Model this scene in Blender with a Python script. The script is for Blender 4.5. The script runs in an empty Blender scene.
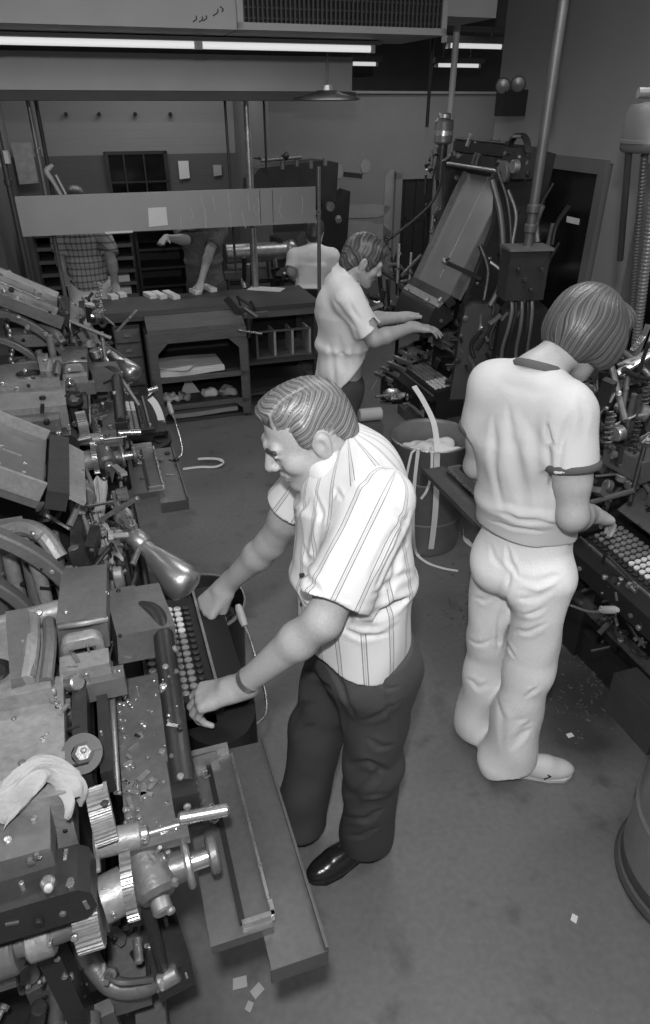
import bpy, bmesh, math, random
import numpy as np
import openvdb
from mathutils import Vector, Matrix
random.seed(7)
scn = bpy.context.scene
col = scn.collection
PI = math.pi
V = Vector

# ---------------------------------------------------------------- camera
CAM_H, PITCH, FOC = 2.19, math.radians(30.8), 683.0
cam_d = bpy.data.cameras.new('camera')
cam_d.sensor_fit = 'VERTICAL'
cam_d.sensor_height = 36.0
cam_d.lens = FOC / 1024.0 * 36.0
cam_d.clip_start = .05
cam = bpy.data.objects.new('camera', cam_d)
cam.location = (0, 0, CAM_H)
cam.rotation_euler = (PI / 2 - PITCH, 0, 0)
col.objects.link(cam)
scn.camera = cam
scn.view_settings.view_transform = 'Standard'
scn.view_settings.look = 'None'
scn.view_settings.gamma = 1
scn.view_settings.use_curve_mapping = False
scn.view_settings.exposure = 0.0

# the room stands turned by this angle to the line of sight
TURN = math.radians(18)
CA, SA = math.cos(TURN), math.sin(TURN)
EX, EY = V((CA, SA, 0)), V((-SA, CA, 0))


def W(u, v, z=0.0):
    return V((u * CA - v * SA, u * SA + v * CA, z))


def toroom(p):
    return (p[0] * CA + p[1] * SA, -p[0] * SA + p[1] * CA, p[2])


def at(px, py, y=None, z=None, v=None, u=None):
    """the place seen at a pixel, at world depth y, height z, or room coordinate u / v"""
    a = (px - 325) / FOC
    b = -(py - 512) / FOC
    c, s = math.cos(PITCH), math.sin(PITCH)
    r = V((a, c + b * s, -s + b * c))
    if y is not None:
        t = y / r.y
    elif z is not None:
        t = (z - CAM_H) / r.z
    elif v is not None:
        t = v / (-r.x * SA + r.y * CA)
    else:
        t = u / (r.x * CA + r.y * SA)
    return V((0, 0, CAM_H)) + r * t


# ---------------------------------------------------------------- materials
def mat(name, c, rough=.6, metal=0.0, var=0.0, scale=8.0, var2=0.0, scale2=60.0, bump=0.0, bscale=80.0, spec=.5, emit=0.0, stretch=None, rvar=0.0):
    m = bpy.data.materials.new(name)
    m.use_nodes = True
    nt = m.node_tree
    b = nt.nodes['Principled BSDF']
    b.inputs['Roughness'].default_value = rough
    b.inputs['Metallic'].default_value = metal
    b.inputs['Specular IOR Level'].default_value = spec
    b.inputs['Base Color'].default_value = (c, c, c, 1)
    if emit:
        b.inputs['Emission Color'].default_value = (1, 1, 1, 1)
        b.inputs['Emission Strength'].default_value = emit
    tc = nt.nodes.new('ShaderNodeTexCoord')
    src = tc.outputs['Object']
    if stretch:
        mp = nt.nodes.new('ShaderNodeMapping')
        mp.inputs['Scale'].default_value = stretch
        nt.links.new(src, mp.inputs['Vector'])
        src = mp.outputs['Vector']

    def noise(sc, det=4):
        n = nt.nodes.new('ShaderNodeTexNoise')
        n.inputs['Scale'].default_value = sc
        n.inputs['Detail'].default_value = det
        nt.links.new(src, n.inputs['Vector'])
        return n.outputs['Fac']

    def math_(op, a, b_):
        n = nt.nodes.new('ShaderNodeMath')
        n.operation = op
        for i, x in enumerate((a, b_)):
            if isinstance(x, (int, float)):
                n.inputs[i].default_value = x
            else:
                nt.links.new(x, n.inputs[i])
        return n.outputs[0]
    val = None
    if var:
        k = math_('MULTIPLY_ADD', math_('SUBTRACT', noise(scale), .5), var * 3)
        k.node.inputs[2].default_value = 1.0
        val = k
    if var2:
        k = math_('MULTIPLY_ADD', math_('SUBTRACT', noise(scale2, 3), .5), var2 * 3)
        k.node.inputs[2].default_value = 1.0
        val = k if val is None else math_('MULTIPLY', val, k)
    if val is not None:
        f = math_('MAXIMUM', math_('MULTIPLY', val, c), .004)
        cc = nt.nodes.new('ShaderNodeCombineColor')
        for i in range(3):
            nt.links.new(f, cc.inputs[i])
        nt.links.new(cc.outputs[0], b.inputs['Base Color'])
    if rvar:
        k = math_('MULTIPLY_ADD', math_('SUBTRACT', noise(scale * 1.7), .5), rvar * 3)
        k.node.inputs[2].default_value = rough
        nt.links.new(k, b.inputs['Roughness'])
    if bump:
        bp = nt.nodes.new('ShaderNodeBump')
        bp.inputs['Strength'].default_value = bump
        bp.inputs['Distance'].default_value = .01
        nt.links.new(noise(bscale, 4), bp.inputs['Height'])
        nt.links.new(bp.outputs[0], b.inputs['Normal'])
    return m


M = {}
M['skin'] = mat('skin', .36, .48, var=.10, scale=14, var2=.10, scale2=160, bump=.15, bscale=220)
M['white_shirt'] = mat('white_shirt', .62, .85, bump=.15, bscale=300)
M['pale_shirt'] = mat('pale_shirt', .74, .9, var=.06, scale=9, bump=.25, bscale=200)
M['tee'] = mat('tee', .54, .9, var=.04, scale=6, bump=.2, bscale=260)
M['knit_band'] = mat('knit_band', .085, .9, bump=.2, bscale=300)
M['dark_cloth'] = mat('dark_cloth', .052, .85, var=.10, scale=10, bump=.2, bscale=320)
M['jeans'] = mat('jeans', .78, .9, var=.10, scale=5, var2=.12, scale2=240, bump=.25, bscale=320)
M['black_leather'] = mat('black_leather', .015, .22, bump=.1, bscale=60)
M['white_leather'] = mat('white_leather', .62, .5, var=.06, scale=20)
M['hair_dark'] = mat('hair_dark', .045, .42, var=.35, scale=40, stretch=(1, 1, 1))


def hair_mat(name, dark, light, rough):
    m = mat(name, light, rough)
    nt = m.node_tree
    b = nt.nodes['Principled BSDF']
    a = nt.nodes.new('ShaderNodeAttribute')
    a.attribute_name = 'strand'
    mx = nt.nodes.new('ShaderNodeMix')
    mx.data_type = 'RGBA'
    nt.links.new(a.outputs['Fac'], mx.inputs['Factor'])
    mx.inputs['A'].default_value = (dark, dark, dark, 1)
    mx.inputs['B'].default_value = (light, light, light, 1)
    nt.links.new(mx.outputs['Result'], b.inputs['Base Color'])
    return m


M['hair_grey'] = hair_mat('hair_grey', .030, .26, .40)
M['hair_brown'] = hair_mat('hair_brown', .025, .14, .42)
M['iron_dark'] = mat('iron_dark', .030, .42, .35, var=.22, scale=9, var2=.12, scale2=70, bump=.12, bscale=90, rvar=.10)
M['iron_black'] = mat('iron_black', .014, .5, .2, var=.2, scale=9)
M['iron_grey'] = mat('iron_grey', .13, .43, .35, var=.28, scale=7, var2=.15, scale2=60, bump=.15, bscale=80, rvar=.12)
M['iron_light'] = mat('iron_light', .225, .46, .3, var=.28, scale=8, var2=.22, scale2=70, bump=.2, bscale=70, rvar=.1)
M['steel'] = mat('steel', .55, .28, .9, var=.12, scale=20, rvar=.08)
M['chrome'] = mat('chrome', .42, .34, .85, var=.05, scale=4)
M['worn_steel'] = mat('worn_steel', .34, .38, .75, var=.25, scale=16, var2=.2, scale2=90, rvar=.12)
M['galley_steel'] = mat('galley_steel', .12, .40, .5, var=.2, scale=6, var2=.15, scale2=80, rvar=.1)
M['brass'] = mat('brass', .30, .35, .8, var=.2, scale=30)
M['key_white'] = mat('key_white', .62, .4)
M['key_grey'] = mat('key_grey', .20, .4)
M['key_black'] = mat('key_black', .02, .35)
M['rubber'] = mat('rubber', .018, .55)
M['paper'] = mat('paper', .66, .85, var=.06, scale=10)
M['paper_grey'] = mat('paper_grey', .34, .85, var=.1, scale=10)
M['rag'] = mat('rag', .29, .95, var=.15, scale=18, bump=.3, bscale=120)
M['wood_dark'] = mat('wood_dark', .050, .55, var=.3, scale=6, stretch=(1, 8, 8), var2=.12, scale2=40)
M['wood_mid'] = mat('wood_mid', .10, .55, var=.25, scale=6, stretch=(1, 8, 8), var2=.12, scale2=40)
M['wood_light'] = mat('wood_light', .34, .5, var=.15, scale=20)
M['glass_dark'] = mat('glass_dark', .006, .10, spec=.5)
M['black'] = mat('black', .008, .7)
M['mag_plate'] = mat('mag_plate', .27, .36, .55, var=.10, scale=3, rvar=.06)
M['conduit'] = mat('conduit', .085, .45, .4, var=.2, scale=10)
M['pipe'] = mat('pipe', .20, .4, .5, var=.15, scale=12)
M['pipe_dark'] = mat('pipe_dark', .05, .45, .4, var=.15, scale=12)
M['tin'] = mat('tin', .25, .45, .45, var=.18, scale=5, var2=.08, scale2=50, rvar=.1)
M['tin_dark'] = mat('tin_dark', .10, .5, .4, var=.2, scale=5, var2=.08, scale2=50)
M['enamel'] = mat('enamel', .42, .5, var=.08, scale=5)
M['tube'] = mat('tube', .8, .5, emit=.55)


# ---------------------------------------------------------------- mesh builder
def basis(axis, hint=None):
    z = V(axis).normalized()
    h = V(hint) if hint is not None else (V((0, 0, 1)) if abs(z.z) < .9 else V((1, 0, 0)))
    x = h.cross(z)
    if x.length < 1e-6:
        x = V((1, 0, 0)).cross(z)
    x.normalize()
    return x, z.cross(x), z


def rotz(a):
    return Matrix.Rotation(a, 3, 'Z')


def euler(x=0, y=0, z=0):
    from mathutils import Euler
    return Euler((x, y, z)).to_matrix()


def spline(pts, n=6):
    pts = [V(p) for p in pts]
    if len(pts) < 3:
        return pts
    P = [pts[0] * 2 - pts[1]] + pts + [pts[-1] * 2 - pts[-2]]
    out = []
    for i in range(1, len(P) - 2):
        for k in range(n):
            t = k / n
            a, b, c, d = P[i - 1], P[i], P[i + 1], P[i + 2]
            out.append(.5 * ((2 * b) + (c - a) * t + (2 * a - 5 * b + 4 * c - d) * t * t + (3 * b - a - 3 * c + d) * t ** 3))
    out.append(pts[-1])
    return out


class MB:
    def __init__(s):
        s.bm = bmesh.new()

    def _bevel(s, faces, w, seg=2):
        ed = set()
        for f in faces:
            for e in f.edges:
                if len(e.link_faces) == 2 and e.calc_face_angle(0) > .5:
                    ed.add(e)
        if ed and w > 0:
            bmesh.ops.bevel(s.bm, geom=list(ed), offset=w, segments=seg, affect='EDGES', profile=.6, clamp_overlap=True)

    def box(s, c, size, rot=None, bev=.004, taper=(1, 1)):
        c = V(c)
        rot = rot if rot is not None else Matrix.Identity(3)
        if isinstance(rot, (int, float)):
            rot = rotz(rot)
        vs = []
        for z in (-.5, .5):
            k = taper if z > 0 else (1, 1)
            for x, y in ((-.5, -.5), (.5, -.5), (.5, .5), (-.5, .5)):
                vs.append(s.bm.verts.new(c + rot @ V((x * size[0] * k[0], y * size[1] * k[1], z * size[2]))))
        F = [(0, 3, 2, 1), (4, 5, 6, 7), (0, 1, 5, 4), (1, 2, 6, 5), (2, 3, 7, 6), (3, 0, 4, 7)]
        fs = [s.bm.faces.new([vs[i] for i in f]) for f in F]
        if bev:
            s._bevel(fs, min(bev, min(size) * .45))
        return s

    def bar(s, a, b, w, h, hint=(0, 0, 1), bev=.004):
        """a rectangular bar from a to b, w wide across and h high towards hint"""
        a, b = V(a), V(b)
        z = (b - a)
        L = z.length
        z.normalize()
        x = V(hint).cross(z)
        if x.length < 1e-5:
            x = V((1, 0, 0)).cross(z)
        x.normalize()
        y = z.cross(x)
        R = Matrix((x, y, z)).transposed()
        return s.box((a + b) / 2, (w, h, L), R, bev)

    def ring_loft(s, rings, closed=True, caps=True):
        prev = None
        first = None
        fs = []
        for r in rings:
            vs = [s.bm.verts.new(p) for p in r]
            if prev:
                n = len(vs)
                for i in range(n if closed else n - 1):
                    j = (i + 1) % n
                    fs.append(s.bm.faces.new((prev[i], prev[j], vs[j], vs[i])))
            else:
                first = vs
            prev = vs
        if caps and closed:
            try:
                fs.append(s.bm.faces.new(list(reversed(first))))
                fs.append(s.bm.faces.new(prev))
            except ValueError:
                pass
        return fs

    def cyl(s, a, b, r, r2=None, seg=18, bev=0.0):
        a, b = V(a), V(b)
        x, y, z = basis(b - a)
        r2 = r if r2 is None else r2
        L = (b - a).length
        prof = [(r, 0), (r2, L)]
        if bev:
            e = min(bev, r * .4, r2 * .4, L * .4)
            prof = [(r - e, 0), (r, e), (r2, L - e), (r2 - e, L)]
        rings = [[a + z * h + (x * math.cos(t) + y * math.sin(t)) * q for t in [2 * PI * i / seg for i in range(seg)]] for q, h in prof]
        s.ring_loft(rings)
        return s

    def lathe(s, prof, o, axis=(0, 0, 1), seg=32, sx=1.0, sy=1.0, caps=True, hint=None):
        o = V(o)
        x, y, z = basis(axis, hint)
        rings = [[o + z * h + x * math.cos(t) * q * sx + y * math.sin(t) * q * sy for t in [2 * PI * i / seg for i in range(seg)]] for q, h in prof]
        s.ring_loft(rings, caps=caps)
        return s

    def tube(s, pts, r, seg=10, n=6, smooth=True):
        pts = spline(pts, n) if smooth else [V(p) for p in pts]
        if not isinstance(r, (list, tuple)):
            r = [r, r]
        t0 = (pts[1] - pts[0]).normalized()
        x, y, _ = basis(t0)
        rings = []
        N = len(pts)
        for i, p in enumerate(pts):
            t = (pts[min(i + 1, N - 1)] - pts[max(i - 1, 0)])
            if t.length < 1e-9:
                t = t0
            t.normalize()
            x = (x - t * x.dot(t)).normalized()
            y = t.cross(x)
            f = i / (N - 1) * (len(r) - 1)
            k = min(int(f), len(r) - 2)
            q = r[k] + (r[k + 1] - r[k]) * (f - k)
            rings.append([p + (x * math.cos(a) + y * math.sin(a)) * q for a in [2 * PI * j / seg for j in range(seg)]])
        s.ring_loft(rings)
        return s

    def ribbon(s, pts, wvec, w, th=.0012, n=6):
        pts = spline(pts, n)
        rings = []
        N = len(pts)
        for i, p in enumerate(pts):
            t = (pts[min(i + 1, N - 1)] - pts[max(i - 1, 0)]).normalized()
            wv = wvec[min(int(i / n), len(wvec) - 1)] if isinstance(wvec, list) else wvec
            wv = V(wv)
            wv = (wv - t * wv.dot(t)).normalized()
            nn = t.cross(wv)
            rings.append([p + wv * w / 2 + nn * th / 2, p - wv * w / 2 + nn * th / 2, p - wv * w / 2 - nn * th / 2, p + wv * w / 2 - nn * th / 2])
        s.ring_loft(rings)
        return s

    def prism(s, poly, o, ax, ay, depth, bev=.003):
        """polygon in the plane (o, ax, ay) pushed along ax x ay by depth"""
        o, ax, ay = V(o), V(ax).normalized(), V(ay).normalized()
        n = ax.cross(ay)
        if sum(poly[i][0] * poly[(i + 1) % len(poly)][1] - poly[(i + 1) % len(poly)][0] * poly[i][1] for i in range(len(poly))) < 0:
            poly = list(reversed(poly))
        A = [s.bm.verts.new(o + ax * p[0] + ay * p[1]) for p in poly]
        B = [s.bm.verts.new(o + ax * p[0] + ay * p[1] + n * depth) for p in poly]
        k = len(poly)
        fs = [s.bm.faces.new(list(reversed(A))), s.bm.faces.new(B)]
        for i in range(k):
            j = (i + 1) % k
            fs.append(s.bm.faces.new((A[i], A[j], B[j], B[i])))
        if depth < 0:
            bmesh.ops.reverse_faces(s.bm, faces=fs)
        if bev:
            s._bevel(fs, bev, 1)
        return s

    def arc(s, o, ax, ay, r0, r1, a0, a1, depth, n=20, bev=.003):
        poly = [(r1 * math.cos(a0 + (a1 - a0) * i / n), r1 * math.sin(a0 + (a1 - a0) * i / n)) for i in range(n + 1)]
        poly += [(r0 * math.cos(a1 + (a0 - a1) * i / n), r0 * math.sin(a1 + (a0 - a1) * i / n)) for i in range(n + 1)]
        return s.prism(poly, o, ax, ay, depth, bev)

    def sph(s, c, r, seg=20, rot=None):
        r = (r, r, r) if isinstance(r, (int, float)) else r
        m = Matrix.Translation(V(c)) @ ((rot or Matrix.Identity(3)).to_4x4()) @ Matrix.Diagonal((r[0], r[1], r[2], 1))
        bmesh.ops.create_uvsphere(s.bm, u_segments=seg, v_segments=max(6, seg * 2 // 3), radius=1, matrix=m)
        return s

    def gear(s, a, b, r, teeth=32, depth=.008):
        a, b = V(a), V(b)
        x, y, z = basis(b - a)
        poly = []
        for i in range(teeth):
            for f, q in ((0, r - depth), (.2, r), (.5, r), (.7, r - depth)):
                t = 2 * PI * (i + f) / teeth
                poly.append((q * math.cos(t), q * math.sin(t)))
        return s.prism(poly, a, x, y, (b - a).length, 0)

    def sheet(s, fn, nu, nv, th=.002):
        """thin crumpled sheet: fn(u, v) -> point"""
        top = [[s.bm.verts.new(fn(i / nu, j / nv)) for j in range(nv + 1)] for i in range(nu + 1)]
        bot = [[s.bm.verts.new(V(fn(i / nu, j / nv)) - V((0, 0, th))) for j in range(nv + 1)] for i in range(nu + 1)]
        for i in range(nu):
            for j in range(nv):
                s.bm.faces.new((top[i][j], top[i + 1][j], top[i + 1][j + 1], top[i][j + 1]))
                s.bm.faces.new((bot[i][j], bot[i][j + 1], bot[i + 1][j + 1], bot[i + 1][j]))
        for i in range(nu):
            s.bm.faces.new((top[i][0], bot[i][0], bot[i + 1][0], top[i + 1][0]))
            s.bm.faces.new((top[i + 1][nv], bot[i + 1][nv], bot[i][nv], top[i][nv]))
        for j in range(nv):
            s.bm.faces.new((top[0][j + 1], bot[0][j + 1], bot[0][j], top[0][j]))
            s.bm.faces.new((top[nu][j], bot[nu][j], bot[nu][j + 1], top[nu][j + 1]))
        return s

    def build(s, name, m, parent=None, world=False, smooth=.6):
        if world and parent is not None:
            root = parent
            while root.parent is not None:
                root = root.parent
            mw = Matrix.Translation(root.location) @ root.rotation_euler.to_matrix().to_4x4()
            s.bm.transform(mw.inverted())
        bmesh.ops.recalc_face_normals(s.bm, faces=s.bm.faces[:])
        me = bpy.data.meshes.new(name)
        s.bm.to_mesh(me)
        s.bm.free()
        me.materials.append(m if not isinstance(m, str) else M[m])
        if smooth:
            me.shade_smooth()
            me.set_sharp_from_angle(angle=smooth)
        o = bpy.data.objects.new(name, me)
        col.objects.link(o)
        if parent is not None:
            o.parent = parent
        return o


def tag(o, label=None, cat=None, group=None, kind=None):
    if label:
        o['label'] = label
    if cat:
        o['category'] = cat
    if group:
        o['group'] = group
    if kind:
        o['kind'] = kind
    return o


def thing(name, label, cat, loc=(0, 0, 0), rz=0.0, group=None):
    o = bpy.data.objects.new(name, None)
    col.objects.link(o)
    o.empty_display_size = .1
    o.location = loc
    o.rotation_euler = (0, 0, rz)
    return tag(o, label, cat, group)


def struct(o):
    o['kind'] = 'structure'
    return o


def recenter(o, loc):
    """put the origin of a one-mesh thing at loc without moving its shape"""
    loc = V(loc)
    o.data.transform(Matrix.Translation(-loc))
    o.location = loc
    return o


def copy_tree(o, parent=None):
    c = o.copy()
    col.objects.link(c)
    c.parent = parent
    for ch in list(o.children):
        copy_tree(ch, c)
    return c


# ---------------------------------------------------------------- solid figures from distance fields
def rc(a, b, ra, rb=None, k=.02, cut=None, sub=False):
    return dict(t='rc', a=np.array(a, float), b=np.array(b, float), ra=ra, rb=ra if rb is None else rb, k=k, cut=cut, sub=sub)


def el(c, r, R=None, k=.02, cut=None, sub=False):
    r = (r, r, r) if isinstance(r, (int, float)) else r
    return dict(t='el', c=np.array(c, float), r=np.array(r, float), R=np.array(R, float) if R is not None else np.eye(3), k=k, cut=cut, sub=sub)


def ec(a, b, ra, rb, side, k=.02, cut=None, sub=False):
    """elliptic frustum: radii (along side, across) at both ends"""
    return dict(t='ec', a=np.array(a, float), b=np.array(b, float), ra=ra, rb=rb, s=np.array(side, float), k=k, cut=cut, sub=sub)


def _bb(p):
    if p['t'] == 'rc':
        m = max(p['ra'], p['rb'])
        return np.minimum(p['a'], p['b']) - m, np.maximum(p['a'], p['b']) + m
    if p['t'] == 'el':
        e = np.sqrt(((p['R'] * p['r']) ** 2).sum(1))
        return p['c'] - e, p['c'] + e
    m = max(*p['ra'], *p['rb'])
    return np.minimum(p['a'], p['b']) - m, np.maximum(p['a'], p['b']) + m


def _dist(p, X, Y, Z):
    if p['t'] == 'rc':
        ab = p['b'] - p['a']
        L2 = max((ab * ab).sum(), 1e-12)
        px, py, pz = X - p['a'][0], Y - p['a'][1], Z - p['a'][2]
        t = np.clip((px * ab[0] + py * ab[1] + pz * ab[2]) / L2, 0, 1)
        return np.sqrt((px - t * ab[0]) ** 2 + (py - t * ab[1]) ** 2 + (pz - t * ab[2]) ** 2) - (p['ra'] + (p['rb'] - p['ra']) * t)
    if p['t'] == 'el':
        px, py, pz = X - p['c'][0], Y - p['c'][1], Z - p['c'][2]
        R, r = p['R'], p['r']
        q = [(px * R[0, i] + py * R[1, i] + pz * R[2, i]) / r[i] for i in range(3)]
        k0 = np.sqrt(q[0] ** 2 + q[1] ** 2 + q[2] ** 2)
        k1 = np.sqrt((q[0] / r[0]) ** 2 + (q[1] / r[1]) ** 2 + (q[2] / r[2]) ** 2) + 1e-9
        return k0 * (k0 - 1) / k1
    ab = p['b'] - p['a']
    L = math.sqrt((ab * ab).sum())
    z = ab / L
    s = p['s'] - z * (p['s'] @ z)
    s = s / math.sqrt(s @ s)
    f = np.cross(z, s)
    px, py, pz = X - p['a'][0], Y - p['a'][1], Z - p['a'][2]
    h = px * z[0] + py * z[1] + pz * z[2]
    t = np.clip(h / L, 0, 1)
    rs = p['ra'][0] + (p['rb'][0] - p['ra'][0]) * t
    rf = p['ra'][1] + (p['rb'][1] - p['ra'][1]) * t
    a = (px * s[0] + py * s[1] + pz * s[2]) / rs
    b = (px * f[0] + py * f[1] + pz * f[2]) / rf
    k0 = np.sqrt(a * a + b * b)
    k1 = np.sqrt((a / rs) ** 2 + (b / rf) ** 2) + 1e-6
    d = k0 * (k0 - 1) / k1
    dz = np.maximum(np.maximum(-h, h - L), 0)
    return np.where(dz > 0, np.sqrt(np.maximum(d, 0) ** 2 + dz ** 2), np.maximum(d, np.maximum(-h, h - L)))


def sdf_mesh(prims, vox, disp=None, floor=None):
    lo = np.min([_bb(p)[0] for p in prims if not p['sub']], axis=0) - .04
    hi = np.max([_bb(p)[1] for p in prims if not p['sub']], axis=0) + .04
    n = np.ceil((hi - lo) / vox).astype(int) + 1
    D = np.full(n, .5, np.float32)
    ax = [(lo[i] + np.arange(n[i]) * vox).astype(np.float32) for i in range(3)]
    for p in prims:
        a, b = _bb(p)
        m = .03 + p['k']
        i0 = np.clip(np.floor((a - m - lo) / vox).astype(int), 0, n)
        i1 = np.clip(np.ceil((b + m - lo) / vox).astype(int) + 1, 0, n)
        if (i1 <= i0).any():
            continue
        X = ax[0][i0[0]:i1[0], None, None]
        Y = ax[1][None, i0[1]:i1[1], None]
        Z = ax[2][None, None, i0[2]:i1[2]]
        d = _dist(p, X, Y, Z).astype(np.float32)
        for c in (p['cut'] or ()):
            pt, nn = c
            nn = np.array(nn, float)
            nn = nn / np.sqrt(nn @ nn)
            d = np.maximum(d, (X - pt[0]) * nn[0] + (Y - pt[1]) * nn[1] + (Z - pt[2]) * nn[2])
        S = D[i0[0]:i1[0], i0[1]:i1[1], i0[2]:i1[2]]
        k = max(p['k'], 1e-5)
        if p['sub']:
            d = -d
            h = np.clip(.5 - .5 * (S - d) / k, 0, 1)
            S[...] = S + (d - S) * h + k * h * (1 - h)
        else:
            h = np.clip(.5 + .5 * (S - d) / k, 0, 1)
            S[...] = S + (d - S) * h - k * h * (1 - h)
    if disp is not None:
        idx = np.nonzero(np.abs(D) < .03)
        P = [ax[i][idx[i]] for i in range(3)]
        D[idx] += disp(*P).astype(np.float32)
    if floor is not None:
        D = np.maximum(D, (floor - ax[2])[None, None, :])
    D[0], D[-1] = .5, .5
    D[:, 0], D[:, -1] = .5, .5
    D[:, :, 0], D[:, :, -1] = .5, .5
    g = openvdb.FloatGrid(.5)
    g.copyFromArray(np.ascontiguousarray(D))
    pts, quads = g.convertToQuads(0.0)
    return pts * vox + lo, quads[:, ::-1]


def np_mesh(name, pts, quads, m, parent=None, origin=(0, 0, 0), attr=None):
    me = bpy.data.meshes.new(name)
    pts = np.asarray(pts, np.float32) - np.asarray(origin, np.float32)
    me.vertices.add(len(pts))
    me.vertices.foreach_set('co', pts.ravel())
    k = quads.shape[1]
    me.loops.add(len(quads) * k)
    me.polygons.add(len(quads))
    me.loops.foreach_set('vertex_index', np.ascontiguousarray(quads, np.int32).ravel())
    me.polygons.foreach_set('loop_start', np.arange(0, len(quads) * k, k, dtype=np.int32))
    if attr:
        for an, av in attr.items():
            a = me.attributes.new(an, 'FLOAT', 'POINT')
            a.data.foreach_set('value', np.asarray(av, np.float32))
    me.update(calc_edges=True)
    me.validate()
    me.shade_smooth()
    me.materials.append(M[m] if isinstance(m, str) else m)
    o = bpy.data.objects.new(name, me)
    col.objects.link(o)
    if parent is not None:
        o.parent = parent
    else:
        o.location = origin
    return o


def seg_dist(X, Y, Z, a, b):
    a = np.array(a, float)
    ab = np.array(b, float) - a
    px, py, pz = X - a[0], Y - a[1], Z - a[2]
    t = np.clip((px * ab[0] + py * ab[1] + pz * ab[2]) / max((ab * ab).sum(), 1e-12), 0, 1)
    return np.sqrt((px - t * ab[0]) ** 2 + (py - t * ab[1]) ** 2 + (pz - t * ab[2]) ** 2)


def wrinkles(creases=(), amp=.002, seed=1, freq=38, extra=None):
    """cloth relief: listed creases (a, b, width, depth) over a soft uneven surface"""
    rg = np.random.RandomState(seed)
    ws = [(rg.normal(size=3) * np.array([1, 1, .55]), rg.uniform(0, 6.28)) for _ in range(6)]

    def f(X, Y, Z):
        d = np.zeros_like(X)
        for w, ph in ws:
            w = w / np.sqrt((w ** 2).sum())
            q = w[0] * X + w[1] * Y + w[2] * Z
            d = d + amp * .5 * np.sin(freq * q + ph + 1.6 * np.sin(17 * (X * w[1] - Y * w[2] + Z * w[0])))
        for poly, w, am in creases:
            s = np.full_like(X, 9.0)
            tt = np.zeros_like(X)
            n = len(poly) - 1
            for k, (a, b) in enumerate(zip(poly[:-1], poly[1:])):
                a, b = np.array(a, float), np.array(b, float)
                ab = b - a
                px, py, pz = X - a[0], Y - a[1], Z - a[2]
                t = np.clip((px * ab[0] + py * ab[1] + pz * ab[2]) / max((ab * ab).sum(), 1e-12), 0, 1)
                q = np.sqrt((px - t * ab[0]) ** 2 + (py - t * ab[1]) ** 2 + (pz - t * ab[2]) ** 2)
                m = q < s
                s = np.where(m, q, s)
                tt = np.where(m, (k + t) / n, tt)
            env = np.sin(np.pi * (.04 + .92 * tt)) ** .8
            ww = w * (.55 + .6 * env)
            d = d + .8 * am * env * (np.exp(-(s / ww) ** 2) - .45 * np.exp(-((s - 2.0 * ww) / (1.3 * ww)) ** 2))
        if extra is not None:
            d = d + extra(X, Y, Z)
        return d
    return f


def snap_folds(pts, folds):
    """fold lines given as seen in the photograph, laid onto the surface of the garment"""
    c, s = math.cos(PITCH), math.sin(PITCH)
    zz = pts[:, 2] - CAM_H
    dep = pts[:, 1] * c - zz * s
    px = 325 + FOC * pts[:, 0] / dep
    py = 512 - FOC * (pts[:, 1] * s + zz * c) / dep
    out = []
    for line, w, am in folds:
        line = [np.array(q, float) for q in line]
        poly = []
        for a, b in zip(line[:-1], line[1:]):
            n = max(2, int(np.hypot(*(b - a)) / 9))
            for i in range(n + 1):
                q = a + (b - a) * i / n
                k = np.nonzero((np.abs(px - q[0]) < 3.5) & (np.abs(py - q[1]) < 3.5))[0]
                if len(k):
                    v = pts[k[np.argmin(dep[k])]]
                    if not poly or np.linalg.norm(v - poly[-1]) > .004:
                        poly.append(v)
        poly = [poly[0]] + [b for a, b in zip(poly[:-1], poly[1:]) if np.linalg.norm(b - a) < .12] if poly else []
        if len(poly) > 1:
            out.append((poly, w, am))
    return out


def frame(f, u=(0, 0, 1)):
    """columns: forward, left, up"""
    f = V(f).normalized()
    u = V(u)
    l = u.cross(f).normalized()
    u = f.cross(l)
    return Matrix((f, l, u)).transposed()


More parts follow.
